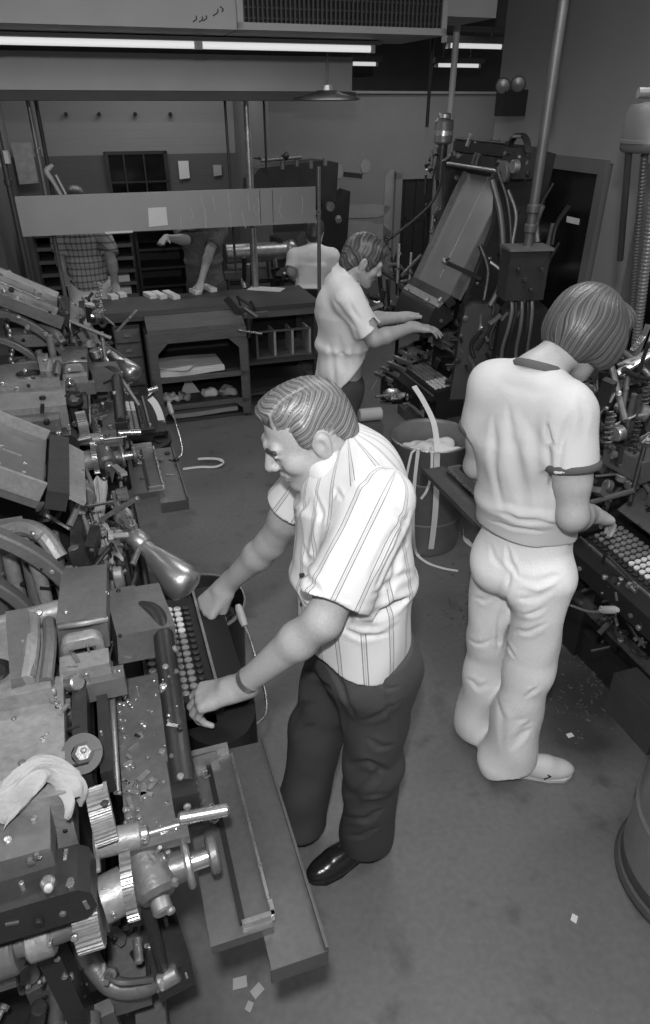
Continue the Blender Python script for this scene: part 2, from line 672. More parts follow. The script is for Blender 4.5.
def head_prims(c, R, s=1.0, ears=True):
    c = V(c)
    RR = np.array(R)

    def p(x, y, z):
        return c + R @ V((x * s, y * s, z * s))
    L = [el(p(-.014, 0, .034), (.098 * s, .076 * s, .088 * s), RR, .02),
         el(p(.034, 0, -.035), (.060 * s, .058 * s, .082 * s), RR, .03),
         rc(p(-.005, .054, -.045), p(.066, .017, -.098), .021 * s, .018 * s, .025),
         rc(p(-.005, -.054, -.045), p(.066, -.017, -.098), .021 * s, .018 * s, .025),
         el(p(.074, 0, -.100), (.019 * s, .022 * s, .017 * s), RR, .015),
         rc(p(.080, .036, .020), p(.086, -.036, .020), .012 * s, .012 * s, .014),
         rc(p(.080, -.036, .020), p(.089, 0, .022), .012 * s, .012 * s, .012),
         el(p(.058, .043, -.028), (.026 * s, .022 * s, .024 * s), RR, .02),
         el(p(.058, -.043, -.028), (.026 * s, .022 * s, .024 * s), RR, .02)]
    for y in (.032, -.032):
        L.append(el(p(.098, y, .001), (.018 * s, .019 * s, .012 * s), RR, .010, sub=True))
    for y in (.032, -.032):
        L.append(el(p(.0765, y, .001), .0125 * s, RR, .004))
        L.append(rc(p(.089, y - .012, .006), p(.089, y + .012, .006), .0035 * s, k=.004))
    L += [rc(p(.088, 0, .016), p(.111, 0, -.028), .0095 * s, .0125 * s, .009),
          el(p(.100, .011, -.033), (.011 * s, .009 * s, .008 * s), RR, .006),
          el(p(.100, -.011, -.033), (.011 * s, .009 * s, .008 * s), RR, .006),
          rc(p(.088, -.020, -.061), p(.088, .020, -.061), .006 * s, k=.007),
          el(p(.093, 0, -.059), (.008 * s, .014 * s, .006 * s), RR, .006),
          el(p(.090, 0, -.073), (.009 * s, .016 * s, .0065 * s), RR, .007),
          rc(p(.099, -.018, -.066), p(.099, .018, -.066), .0025 * s, k=.003, sub=True)]
    if ears:
        for y in (1, -1):
            L.append(el(p(-.012, .076 * y, -.006), (.022 * s, .010 * s, .033 * s), RR, .008))
            L.append(el(p(-.016, .083 * y, .004), (.017 * s, .010 * s, .024 * s), RR, .004))
            L.append(el(p(-.008, .092 * y, -.001), (.010 * s, .008 * s, .017 * s), RR, .005, sub=True))
    return L


def hand_prims(wr, d, n, thumb, s=1.0, bends=None, spread=.06, thumb_out=.7, tb=.5, thumb_drop=.3):
    """wrist, pointing direction, palm normal (towards the thing held), thumb side vector"""
    wr, d, n = V(wr), V(d).normalized(), V(n)
    n = (n - d * n.dot(d)).normalized()
    t = V(thumb)
    t = (t - d * t.dot(d) - n * t.dot(n)).normalized()
    bends = bends or [(.35, .45, .35)] * 4
    L = [rc(wr - d * .02 * s, wr + d * .025 * s, .026 * s, .027 * s, .02)]
    offs = (.029, .010, -.010, -.028)
    klen = (.088, .092, .088, .080)
    flen = ((.040, .025, .020), (.044, .028, .021), (.041, .026, .020), (.032, .020, .018))
    for i in range(4):
        k0 = wr + d * klen[i] * s + t * offs[i] * s
        L.append(rc(wr + d * .018 * s + t * offs[i] * .55 * s, k0, .0155 * s, .0125 * s, .014))
    L.append(rc(wr + d * .045 * s + t * .012 * s + n * .006 * s, wr + d * .06 * s - t * .014 * s + n * .006 * s, .016 * s, k=.015))
    for i in range(4):
        p = wr + d * klen[i] * s + t * offs[i] * s
        ang = 0
        dirr = (d + t * (offs[i] / .029) * spread).normalized()
        r = .0098 * s if i < 3 else .0085 * s
        for j in range(3):
            ang += bends[i][j]
            dd = dirr * math.cos(ang) + n * math.sin(ang)
            q = p + dd * flen[i][j] * s
            L.append(rc(p, q, r, r * .90, .003 if j else .006))
            p = q
            r *= .90
    b0 = wr + d * .022 * s + t * .018 * s + n * .006 * s
    d1 = (d * (1 - thumb_out * .45) + t * thumb_out + n * thumb_drop).normalized()
    b1 = b0 + d1 * .044 * s
    d2 = (d1 + (d - t * .35 + n * .25) * tb).normalized()
    b2 = b1 + d2 * .034 * s
    d3 = (d2 + (d - t * .5 + n * .3) * tb * .6).normalized()
    b3 = b2 + d3 * .026 * s
    L += [rc(b0, b1, .018 * s, .0125 * s, .014), rc(b1, b2, .0120 * s, .0110 * s, .004), rc(b2, b3, .0110 * s, .0085 * s, .003)]
    return L


def arm_prims(sh, eb, wr, s=1.0):
    sh, eb, wr = V(sh), V(eb), V(wr)
    m = eb.lerp(wr, .28)
    return [rc(sh, eb, .054 * s, .043 * s, .02), rc(sh.lerp(eb, .25), sh.lerp(eb, .65), .054 * s, .048 * s, .03), rc(eb, m, .042 * s, .0435 * s, .02), rc(m, wr, .0435 * s, .0275 * s, .02)]
# ---------------------------------------------------------------- stripes on the shirt
def stripe_mat(name, base, line, period, a):
    m = mat(name, base, .85, bump=.15, bscale=300)
    nt = m.node_tree
    b = nt.nodes['Principled BSDF']
    at_ = nt.nodes.new('ShaderNodeAttribute')
    at_.attribute_name = 'stripe'

    def mm(op, x, y=None, z=None):
        n = nt.nodes.new('ShaderNodeMath')
        n.operation = op
        for i, q in enumerate((x, y, z)):
            if q is None:
                continue
            if isinstance(q, (int, float)):
                n.inputs[i].default_value = q
            else:
                nt.links.new(q, n.inputs[i])
        return n.outputs[0]
    fr = mm('FRACT', mm('DIVIDE', at_.outputs['Fac'], period))
    l1 = mm('LESS_THAN', mm('ABSOLUTE', mm('SUBTRACT', fr, .42)), a)
    l2 = mm('LESS_THAN', mm('ABSOLUTE', mm('SUBTRACT', fr, .58)), a)
    l3 = mm('MULTIPLY', mm('LESS_THAN', mm('ABSOLUTE', mm('SUBTRACT', fr, .5)), .03), .35)
    k = mm('MINIMUM', mm('ADD', mm('ADD', l1, l2), l3), 1.0)
    mx = nt.nodes.new('ShaderNodeMix')
    mx.data_type = 'RGBA'
    nt.links.new(k, mx.inputs['Factor'])
    mx.inputs['A'].default_value = (base, base, base, 1)
    mx.inputs['B'].default_value = (line, line, line, 1)
    nt.links.new(mx.outputs['Result'], b.inputs['Base Color'])
    return m


M['striped_shirt'] = stripe_mat('striped_shirt', .62, .22, .062, .022)
M['plaid_shirt'] = stripe_mat('plaid_shirt', .42, .20, .045, .06)
_nt = M['plaid_shirt'].node_tree
_b = _nt.nodes['Principled BSDF']
_src = _b.inputs['Base Color'].links[0].from_socket
_tc = _nt.nodes.new('ShaderNodeTexCoord')
_sp = _nt.nodes.new('ShaderNodeSeparateXYZ')
_nt.links.new(_tc.outputs['Object'], _sp.inputs[0])
_m1 = _nt.nodes.new('ShaderNodeMath')
_m1.operation = 'PINGPONG'
_nt.links.new(_sp.outputs['Z'], _m1.inputs[0])
_m1.inputs[1].default_value = .026
_m2 = _nt.nodes.new('ShaderNodeMath')
_m2.operation = 'GREATER_THAN'
_nt.links.new(_m1.outputs[0], _m2.inputs[0])
_m2.inputs[1].default_value = .019
_mx = _nt.nodes.new('ShaderNodeMix')
_mx.data_type = 'RGBA'
_mx.blend_type = 'MULTIPLY'
_nt.links.new(_m2.outputs[0], _mx.inputs['Factor'])
_nt.links.new(_src, _mx.inputs['A'])
_mx.inputs['B'].default_value = (.45, .45, .45, 1)
_nt.links.new(_mx.outputs['Result'], _b.inputs['Base Color'])
M['grey_shirt'] = mat('grey_shirt', .12, .9, var=.5, scale=38)


def stripe_attr(pts, segs):
    """distance round the nearest of the given axes: (a, b, radius, reference)"""
    best = None
    val = None
    X, Y, Z = pts[:, 0], pts[:, 1], pts[:, 2]
    for a, b, r, ref in segs:
        d = seg_dist(X, Y, Z, a, b) - r
        ax = np.array(b, float) - np.array(a, float)
        ax /= np.sqrt(ax @ ax)
        rf = np.array(ref, float)
        rf = rf - ax * (rf @ ax)
        rf /= np.sqrt(rf @ rf)
        sd = np.cross(ax, rf)
        q = pts - np.array(a, float)
        v = np.arctan2(q @ sd, q @ rf) * r
        if best is None:
            best, val = d, v
        else:
            w = d < best
            val = np.where(w, v, val)
            best = np.minimum(best, d)
    return val


def shoe(name, heel, d, m, parent, sole, L=.285, s=1.0, marks=False, origin=(0, 0, 0), label=None, high=.085):
    heel, d = V(heel), V(d).normalized()
    l = V((0, 0, 1)).cross(d)
    R = np.array(Matrix((d, l, V((0, 0, 1)))).transposed())

    def p(x, y, z):
        return heel + d * x * s + l * y * s + V((0, 0, z * s))
    cut = [((0, 0, .012), (0, 0, -1))]
    P = [el(p(.045, 0, .045), (.05 * s, .036 * s, .055 * s), R, .02, cut), rc(p(.05, 0, .05), p(.17, 0, .035), .036 * s, .036 * s, .03, cut),
         el(p(L - .085, .002, .028), (.09 * s, .046 * s, .038 * s), R, .03, cut), rc(p(.05, 0, .06), p(.045, 0, high), .036 * s, .035 * s, .03, cut),
         rc(p(.10, 0, .058), p(L - .10, 0, .045), .028 * s, .028 * s, .03, cut)]
    pts, q = sdf_mesh(P, .004)
    o = np_mesh(name, pts, q, m, parent, origin)
    if label:
        o['label'] = label
    S = MB()
    pl = []
    for x, y in ((0, .0), (.006, .026), (.05, .036), (.11, .034), (.19, .047), (.245, .044), (L - .008, .022), (L + .002, 0)):
        pl.append((x * s, y * s))
    poly = pl + [(x, -y) for x, y in reversed(pl[1:-1])]
    S.prism(poly, V((heel.x, heel.y, .002)), d, l, .014, .003)
    so = S.build('sole', sole, o)
    so.data.transform(Matrix.Translation(-V(origin)))
    if marks:
        # star and chevron stitched on both outer sides
        for sg in (1, -1):
            def sidepoint(x, z):
                X = heel + d * x + V((0, 0, z))
                # march in from the side to find the leather
                for i in range(80):
                    w = .07 - i * .001
                    Q = X + l * (sg * w)
                    dd = min(float(_dist(pp, np.array([Q.x]), np.array([Q.y]), np.array([Q.z]))[0]) for pp in P)
                    if dd < .003:
                        return Q
                return X + l * sg * .04
            c = MB()
            pts_ = [sidepoint(.166, .052), sidepoint(.188, .038), sidepoint(.168, .022)]
            c.tube(pts_, .0058, 8, 5, False)
            ch = c.build('chevron', 'iron_black', o)
            ch.data.transform(Matrix.Translation(-V(origin)))
            st = MB()
            ctr = sidepoint(.148, .040)
            poly = []
            for i in range(10):
                r = .011 if i % 2 == 0 else .0045
                t = PI / 2 + i * PI / 5
                poly.append((r * math.cos(t), r * math.sin(t)))
            st.prism(poly, ctr - l * sg * .003, d, V((0, 0, 1)), -.006 if sg > 0 else .006, 0)
            so = st.build('star', 'iron_black', o)
            so.data.transform(Matrix.Translation(-V(origin)))
    return o


def part_sdf(name, prims, vox, m, parent, origin, disp=None, floor=None, stripes=None, label=None, folds=None, wr=(.002, 1, 30)):
    if folds is not None:
        pts, q = sdf_mesh(prims, vox)
        disp = wrinkles(snap_folds(pts, folds), *wr)
    pts, q = sdf_mesh(prims, vox, disp, floor)
    attr = {'stripe': stripe_attr(pts, stripes)} if stripes else None
    o = np_mesh(name, pts, q, m, parent, origin, attr)
    if label:
        o['label'] = label
    return o


UP = V((0, 0, 1))


def collar(sh, nb, na, f, l, O, r1=.070, r2=.106, m='white_shirt'):
    b = MB()
    rings = []
    for i in range(41):
        th = -2.75 + 5.5 * i / 40
        rad = (-f * math.cos(th) + l * math.sin(th))
        tip = max(0, (abs(th) - 1.5) / 1.25)
        top = nb + rad * (r1 + .006 * tip) + na * (.092 - .045 * tip)
        low = nb + rad * (r2 + .020 * tip) + na * (.046 - .055 * tip)
        mid = top.lerp(low, .45) + (rad * .6 + na * .5) * .010
        rings.append([top - rad * .004, top + na * .003, mid, low, low - rad * .006, mid - rad * .007])
    b.ring_loft(rings)
    o = b.build('collar', m, sh, smooth=1.2)
    o.data.transform(Matrix.Translation(-V(O)))
    return o



def hair_field(c, R, f, mode, seed=0):
    """signed strand pattern (-1..1) and parting, from the way the hair is combed"""
    c = np.array(c)
    R = np.array(R)

    def fn(X, Y, Z):
        q = np.stack([X - c[0], Y - c[1], Z - c[2]], 1) @ R
        x, y, z = q[:, 0], q[:, 1], q[:, 2]
        wob = .005 * np.sin(60 * y + 40 * z + seed) + .003 * np.sin(95 * x - 50 * y)
        if mode == 'combed':
            top = np.clip((z - .055 + .25 * np.maximum(-y, 0)) * 40 + .5, 0, 1)
            top = np.where(y < .04, top, top * np.clip(1 - (y - .04) * 80, 0, 1))
            q1 = x + .35 * y + wob + 3.0 * (y - .04) ** 2
            q2 = z * .9 + .50 * x + wob
        else:
            an = np.arctan2(y, x + .01)
            rr = np.sqrt(x * x + y * y)
            top = np.ones_like(x)
            q1 = (an * .085 + wob * .7) * np.clip(rr / .04, .2, 1)
            q2 = q1
        def pat(u):
            return .45 * np.sin(f * u + seed) + .35 * np.sin(f * 1.73 * u + 1 + 2 * np.sin(f * .21 * u)) + .35 * np.sin(f * .41 * u + 2)
        a = pat(q1) * top + pat(q2) * (1 - top)
        part = np.exp(-(((y - .040) - .10 * (x - .03)) / .0028) ** 2) * (z > .03) * np.clip((x + .06) * 40, 0, 1) if mode == 'combed' else np.zeros_like(x)
        return a, part
    return fn


def hair(prims, vox, m, parent, origin, c, R, f, mode, amp, seed=0, label=None):
    fld = hair_field(c, R, f, mode, seed)

    def disp(X, Y, Z):
        a, part = fld(X, Y, Z)
        return -amp * a + .0025 * part
    pts, q = sdf_mesh(prims, vox, disp)
    a, part = fld(pts[:, 0], pts[:, 1], pts[:, 2])
    st = np.clip(.45 + .60 * a + .5 * part, 0, 1)
    o = np_mesh('hair', pts, q, m, parent, origin, {'strand': st})
    if label:
        o['label'] = label
    return o


# ================================================================ the man at the near machine
def man_striped():
    f = V((-.951, -.309, 0))
    l = V((.309, -.951, 0))
    O = (.06, 1.42, 0)
    shL, elL, wrL = V((.125, 1.335, 1.42)), V((-.005, 1.235, 1.16)), V((-.222, 1.288, .892))
    shR, elR, wrR = V((-.005, 1.64, 1.37)), V((-.165, 1.715, 1.055)), V((-.315, 1.765, .865))
    hc = V((-.042, 1.492, 1.520))
    HR = frame((-.87, -.26, -.42), (0.0, .02, 1))
    nb = V((.055, 1.505, 1.44))
    pel, mid, chest = V((.10, 1.43, .93)), V((.085, 1.445, 1.14)), V((.06, 1.485, 1.33))
    hipL, knL, anL = V((.135, 1.355, .88)), V((.145, 1.37, .50)), V((.135, 1.41, .09))
    hipR, knR, anR = V((.07, 1.52, .88)), V((-.02, 1.51, .50)), V((-.085, 1.47, .09))
    B = head_prims(hc, HR, 1.06)
    B += [rc(hc + HR @ V((-.03, 0, -.05)), nb, .060, .064, .03), rc(hc + HR @ V((.02, 0, -.09)), nb + f * .03, .035, .05, .03)]
    B += [ec(pel, mid, (.155, .115), (.15, .115), l, .03), ec(mid, chest, (.15, .115), (.165, .11), l, .03), rc(shL.lerp(shR, .1), shR.lerp(shL, .1), .058, k=.03), rc(nb, shL, .05, .05, .03), rc(nb, shR, .05, .05, .03)]
    B += [rc(hipL, knL, .082, .058, .03), rc(knL, anL, .058, .04, .02), rc(hipR, knR, .082, .058, .03), rc(knR, anR, .058, .04, .02)]
    B += arm_prims(shL, elL, wrL, 1.04) + arm_prims(shR, elR, wrR, 1.02)
    # near hand lies over the end of the keyboard, back of the hand up, thumb towards the keys
    B += hand_prims(wrL, (-.90, .02, -.34), (-.25, .05, -1), (.05, .95, -.1), 1.26, [(.55, .75, .5), (.65, .8, .5), (.75, .85, .5), (.85, .9, .5)], .03, .35, .5, .25)
    # far hand hangs bent over the ledge, thumb pointing back to the lens
    B += hand_prims(wrR, (-.60, -.30, -.60), (-.15, .25, -.95), (.62, -.72, -.1), 1.18, [(.9, 1.0, .7), (.95, 1.0, .7), (1.0, 1.0, .7), (1.0, 1.0, .7)], .02, .30, .5, .35)
    pts, q = sdf_mesh(B, .0040)
    body = np_mesh('person', pts, q, 'skin', None, O)
    tag(body, 'man in a white short-sleeved striped shirt working at the big keyboard', 'person', kind='thing')

    # hair: combed back from a parting, short sides
    def h(x, y, z):
        return hc + HR @ V((x * 1.04, y * 1.04, z * 1.04))
    RR = np.array(HR)
    H = [el(h(-.016, 0, .037), (.103, .081, .093), RR, .02), el(h(.034, -.008, .096), (.050, .056, .022), RR, .03), el(h(-.082, 0, -.02), (.034, .064, .060), RR, .03),
         el(h(.008, .069, .030), (.022, .014, .036), RR, .015), el(h(.008, -.069, .030), (.022, .014, .036), RR, .015),
         el(h(.122, 0, .012), (.066, .115, .088), RR, .012, sub=True), el(h(.07, 0, -.075), (.095, .12, .070), RR, .01, sub=True),
         el(h(.078, .075, .030), (.042, .036, .045), RR, .012, sub=True), el(h(.078, -.075, .030), (.042, .036, .045), RR, .012, sub=True),
         el(h(-.010, .088, -.022), (.028, .030, .042), RR, .008, sub=True), el(h(-.010, -.088, -.022), (.028, .030, .042), RR, .008, sub=True),
         el(h(-.07, 0, -.125), (.08, .10, .045), RR, .01, sub=True)]
    hair(H, .0022, 'hair_grey', body, O, h(0, 0, 0), HR, 1050, 'combed', .0011, 0, 'grey streaked hair combed across from a parting')
    E_ = []
    for y in (.034, -.034):
        E_.append(rc(h(.088, y + .016 * (1 if y > 0 else -1), .021), h(.098, y - .018 * (1 if y > 0 else -1), .019), .0055, .0065, .004))
    part_sdf('eyebrow', E_, .0025, 'hair_dark', body, O)

    # shirt
    slL, slR = shL.lerp(elL, .80), shR.lerp(elR, .50)
    dL, dR = (elL - shL).normalized(), (elR - shR).normalized()
    hem = [((.10, 1.42, .955), (-.10, .05, -1))]
    cl, cr = [(tuple(slL), tuple(dL + l * .10))], [(tuple(slR), tuple(dR))]
    S = [ec(pel - UP * .08 + f * .015, mid + f * .012, (.186, .138), (.192, .150), l, .03, hem), ec(mid + f * .012, chest, (.192, .150), (.192, .130), l, .05, hem),
         el(chest + UP * .03 - f * .01, (.19, .135, .15), np.array(Matrix((l, f, UP)).transposed()), .05),
         rc(shL.lerp(shR, .12), shR.lerp(shL, .12), .073, k=.04), rc(nb - f * .02 + UP * .005, shL, .066, .066, .05), rc(nb - f * .02 + UP * .005, shR, .066, .066, .05),
         rc(shL, slL + dL * .06, .078, .088, .03, cl), rc(shR, slR + dR * .06, .074, .083, .03, cr),
         rc(slL - dL * .035, slL + dL * .05, .060, .079, .004, sub=True), rc(slR - dR * .03, slR + dR * .05, .056, .073, .004, sub=True)]
    # collar stand
    na = (hc + HR @ V((-.03, 0, -.06)) - nb).normalized()
    S += [ec(nb - na * .02, nb + na * .020, (.088, .088), (.078, .078), l, .02), ec(nb + na * .004, nb + na * .10, (.066, .066), (.074, .074), l, .006, sub=True),
          rc(hc + HR @ V((.01, 0, -.10)), nb + f * .085 - UP * .03, .05, .040, .012, sub=True)]
    fo = [([(412, 515), (398, 550), (380, 588)], .010, .012), ([(404, 520), (388, 548), (372, 580)], .008, .006), ([(390, 505), (404, 520), (410, 535)], .006, .006),
          ([(376, 596), (395, 586), (414, 570)], .009, .009), ([(362, 612), (388, 606), (412, 590)], .010, -.007), ([(360, 622), (385, 620), (410, 603)], .008, .008), ([(352, 632), (380, 634), (404, 622)], .008, -.005), ([(332, 628), (360, 640), (392, 636)], .007, .006),
          ([(300, 548), (306, 580), (318, 592)], .008, .008), ([(316, 510), (308, 545), (302, 575)], .009, -.006), ([(312, 492), (318, 512), (314, 535)], .006, .006), ([(296, 590), (302, 605), (312, 612)], .006, .006),
          ([(330, 560), (345, 530), (362, 500)], .014, .005), ([(352, 470), (366, 480), (382, 490)], .010, .006), ([(372, 452), (380, 470), (374, 492)], .010, -.005), ([(392, 600), (402, 560), (412, 545)], .008, .007), ([(322, 596), (335, 570), (350, 545)], .012, .004),
          ([(315, 598), (345, 606), (354, 608)], .004, -.003), ([(328, 500), (334, 488), (340, 497)], .005, .006), ([(284, 518), (296, 508), (306, 500)], .006, .005)]
    sh = part_sdf('shirt', S, .0042, 'striped_shirt', body, O, folds=fo, wr=(.0030, 3, 40),
                  stripes=[(pel, chest + UP * .1, .17, f), (shL, elL, .085, f), (shR, elR, .08, f)], label='white shirt with thin double stripes, collar and chest pocket')
    collar(sh, nb, na, f, l, O)
    for z, k in ((1.02, .0), (1.10, .0), (1.19, .0)):
        b = MB()
        fr = f * .166 if z < 1.15 else f * .16
        ctr = V((.09, 1.44, z)) + f * .155 + l * .02
        b.cyl(ctr, ctr + f * .012, .006, seg=12, bev=.001)
        o = b.build('button', 'iron_dark', sh)
        o.data.transform(Matrix.Translation(-V(O)))
    # trousers
    T = [el(pel - UP * .05, (.172, .132, .13), np.array(Matrix((l, f, UP)).transposed()), .04), ec(pel - UP * .06, pel + UP * .03, (.172, .128), (.17, .125), l, .03),
         rc(hipL, knL, .108, .082, .05), rc(knL, anL, .083, .088, .04, [((0, 0, .075), (0, 0, -1))]), rc(hipR, knR, .108, .082, .05), rc(knR, anR, .083, .088, .04, [((0, 0, .075), (0, 0, -1))]),
         rc(pel - UP * .06 - f * .06 + l * .07, pel - UP * .10 - f * .06 + l * .07, .075, k=.05), rc(pel - UP * .06 - f * .06 - l * .07, pel - UP * .10 - f * .06 - l * .07, .075, k=.05)]
    ft = [([(346, 768), (366, 764), (392, 776)], .010, .010), ([(340, 800), (360, 790), (386, 770)], .010, .009), ([(338, 808), (362, 802), (392, 800)], .009, -.008), ([(340, 820), (365, 822), (388, 812)], .010, .010), ([(338, 838), (360, 838), (384, 830)], .009, .006),
          ([(322, 664), (340, 690), (352, 720)], .009, .009), ([(330, 690), (338, 720), (340, 745)], .008, -.005), ([(276, 740), (292, 738), (312, 728)], .009, .009), ([(272, 722), (290, 712), (310, 704)], .010, .008), ([(300, 668), (320, 684), (332, 700)], .009, .008),
          ([(352, 668), (348, 705), (346, 745)], .004, -.004), ([(372, 655), (376, 676), (390, 690), (404, 688)], .005, .006), ([(388, 690), (394, 720), (398, 745)], .008, .006), ([(360, 725), (380, 718), (402, 706)], .010, .006), ([(366, 742), (382, 750), (398, 748)], .009, .007)]
    part_sdf('trousers', T, .0052, 'dark_cloth', body, O, folds=ft, wr=(.0036, 5, 30), label='dark trousers')
    w = MB()
    wd = (wrL - elL).normalized()
    wc = wrL - wd * .045
    for i in (0, 1):
        w.lathe([(.0325, -.010), (.0352, -.009), (.0352, .009), (.0325, .010)], wc, wd, 28)
        break
    o = w.build('watch_strap', 'worn_steel', body)
    o.data.transform(Matrix.Translation(-V(O)))
    shoe('shoe', (.195, 1.45, 0), (-.86, -.50, 0), 'black_leather', body, 'iron_black', .29, 1.0, origin=O, label='polished black shoe')
    shoe('shoe', (-.03, 1.49, 0), (-.93, -.34, 0), 'black_leather', body, 'iron_black', .30, 1.0, origin=O, label='polished black shoe')
    return body


# ================================================================ the young man in the ringer shirt
def man_ringer():
    f = V((.64, .77, 0)).normalized()
    l = V((-f.y, f.x, 0))
    O = (.64, 1.83, 0)
    shR, elR, wrR = V((.672, 1.735, 1.475)), V((.705, 1.665, 1.185)), V((.825, 1.825, 1.095))
    shL, elL, wrL = V((.495, 1.93, 1.475)), V((.490, 1.97, 1.19)), V((.59, 2.13, 1.04))
    hc = V((.734, 1.925, 1.632))
    HR = frame((.76, .42, -.52), (.18, .10, 1))
    nb = V((.60, 1.86, 1.535))
    pel, mid, chest = V((.652, 1.85, .95)), V((.630, 1.845, 1.14)), V((.615, 1.86, 1.33))
    hipR, knR, anR = V((.705, 1.77, .88)), V((.71, 1.765, .50)), V((.688, 1.745, .06))
    hipL, knL, anL = V((.590, 1.92, .88)), V((.602, 1.925, .50)), V((.612, 1.915, .06))
    B = head_prims(hc, HR, 1.0, ears=False)
    B += [rc(hc + HR @ V((-.03, 0, -.05)), nb, .056, .060, .03), rc(nb, nb - UP * .05, .06, .07, .03)]
    B += [ec(pel, mid, (.128, .088), (.128, .090), l, .03), ec(mid, chest, (.128, .090), (.150, .098), l, .03), rc(shL.lerp(shR, .1), shR.lerp(shL, .1), .055, k=.03), rc(nb, shL, .045, .05, .03), rc(nb, shR, .045, .05, .03)]
    B += [rc(hipL, knL, .080, .055, .03), rc(knL, anL, .055, .036, .02), rc(hipR, knR, .080, .055, .03), rc(knR, anR, .055, .036, .02)]
    B += arm_prims(shR, elR, wrR, 1.0) + arm_prims(shL, elL, wrL, .95)
    B += hand_prims(wrR, (.80, .45, -.38), (.1, .1, -1), (-.5, .85, -.1), 1.0, [(.35, .5, .35), (.4, .5, .35), (.45, .55, .4), (.5, .6, .4)], .05, .6, .4, .4)
    B += hand_prims(wrL, (.5, .75, -.4), (.1, .1, -1), (.85, -.5, -.1), .97, [(.4, .5, .35)] * 4, .05, .6, .4, .4)
    pts, q = sdf_mesh(B, .0042)
    body = np_mesh('person', pts, q, 'skin', None, O)
    tag(body, 'young man seen from behind in a white ringer t-shirt and pale flared jeans', 'person', kind='thing')

    def h(x, y, z):
        return hc + HR @ V((x, y, z))
    RR = np.array(HR)
    H = [el(h(-.012, 0, .034), (.116, .097, .103), RR, .02), el(h(-.036, 0, -.02), (.080, .090, .078), RR, .04), el(h(.035, .078, -.01), (.050, .030, .062), RR, .03), el(h(.035, -.078, -.01), (.050, .030, .062), RR, .03),
         el(h(.075, 0, .085), (.045, .075, .045), RR, .03),
         el(h(.125, 0, -.035), (.062, .085, .095), RR, .02, sub=True), el(h(-.03, 0, -.165), (.16, .16, .075), RR, .012, sub=True)]
    hair(H, .0025, 'hair_brown', body, O, h(0, 0, 0), HR, 900, 'mop', .0012, 2, 'thick mid-toned hair covering the ears')
    # t-shirt
    slR, slL = shR.lerp(elR, .50), shL.lerp(elL, .50)
    dR, dL = (elR - shR).normalized(), (elL - shL).normalized()
    cR, cL = [(tuple(slR), tuple(dR))], [(tuple(slL), tuple(dL))]
    hem = [((.64, 1.84, 1.040), (0, 0, -1))]
    S = [ec(pel - UP * .04, mid, (.164, .126), (.158, .118), l, .03, hem), ec(mid, chest, (.160, .118), (.178, .116), l, .05, hem),
         el(chest + UP * .03 - f * .012, (.176, .122, .16), np.array(Matrix((l, f, UP)).transposed()), .05),
         rc(shL.lerp(shR, .12), shR.lerp(shL, .12), .066, k=.04), rc(nb - UP * .03, shL, .066, .060, .05), rc(nb - UP * .03, shR, .066, .060, .05),
         rc(shR, slR + dR * .06, .068, .073, .03, cR), rc(shL, slL + dL * .06, .068, .073, .03, cL),
         rc(slR - dR * .03, slR + dR * .05, .052, .064, .004, sub=True), rc(slL - dL * .03, slL + dL * .05, .052, .064, .004, sub=True),
         rc(nb + UP * .035 + f * .01, nb + UP * .12 + f * .05, .062, .075, .01, sub=True)]
    fo = [([(505, 410), (512, 460), (520, 515)], .013, .009), ([(522, 425), (527, 470), (532, 520)], .012, -.006), ([(490, 420), (492, 470), (500, 512)], .012, .007), ([(545, 420), (548, 470), (545, 520)], .012, .008), ([(560, 440), (555, 480), (558, 515)], .010, .007),
          ([(556, 452), (548, 440), (545, 425)], .008, .008), ([(488, 512), (515, 522), (560, 528)], .008, .008), ([(488, 505), (515, 514), (555, 520)], .008, -.006), ([(486, 522), (510, 530), (545, 534)], .006, .005), ([(575, 395), (584, 420), (588, 440)], .010, .005), ([(570, 415), (562, 435), (558, 450)], .009, .006), ([(498, 380), (520, 390), (545, 388)], .014, .004)]
    tee = part_sdf('shirt', S, .0045, 'tee', body, O, folds=fo, wr=(.0032, 11, 34), label='white t-shirt with dark bands at neck and sleeves')
    for nm, c_, ax, r in (('sleeve_band', slR, dR, .0765), ('sleeve_band', slL, dL, .0765)):
        b = MB()
        c_ = c_ + ax * .007
        b.lathe([(r - .014, -.017), (r - .002, -.018), (r + .0016, -.012), (r + .0016, -.001), (r - .003, .003), (r - .014, .002)], c_, ax, 40)
        o = b.build(nm, 'knit_band', tee, smooth=1.2)
        o.data.transform(Matrix.Translation(-V(O)))
    b = MB()
    na = (f * .42 + UP).normalized()
    b.lathe([(.064, -.012), (.078, -.012), (.079, .0), (.071, .010), (.064, .010)], nb + UP * .018 + f * .012, na, 40, 1.03, .97, hint=l)
    o = b.build('neck_band', 'knit_band', tee, smooth=1.2)
    o.data.transform(Matrix.Translation(-V(O)))
    # jeans
    fl = [((anR.x, anR.y, .052), (.38, 0, -1))]
    fl2 = [((anL.x, anL.y, .052), (.30, 0, -1))]
    T = [el(pel - UP * .04, (.148, .112, .13), np.array(Matrix((l, f, UP)).transposed()), .04), ec(pel - UP * .06, pel + UP * .125, (.146, .112), (.146, .110), l, .03),
         rc(hipR, knR, .094, .078, .04), rc(knR, anR, .076, .100, .04, fl), rc(hipL, knL, .092, .076, .04), rc(knL, anL, .074, .092, .04, fl2),
         rc(pel - UP * .08 - f * .055 + l * .068, pel - UP * .09 - f * .055 + l * .066, .076, k=.04), rc(pel - UP * .08 - f * .055 - l * .068, pel - UP * .09 - f * .055 - l * .066, .078, k=.04)]
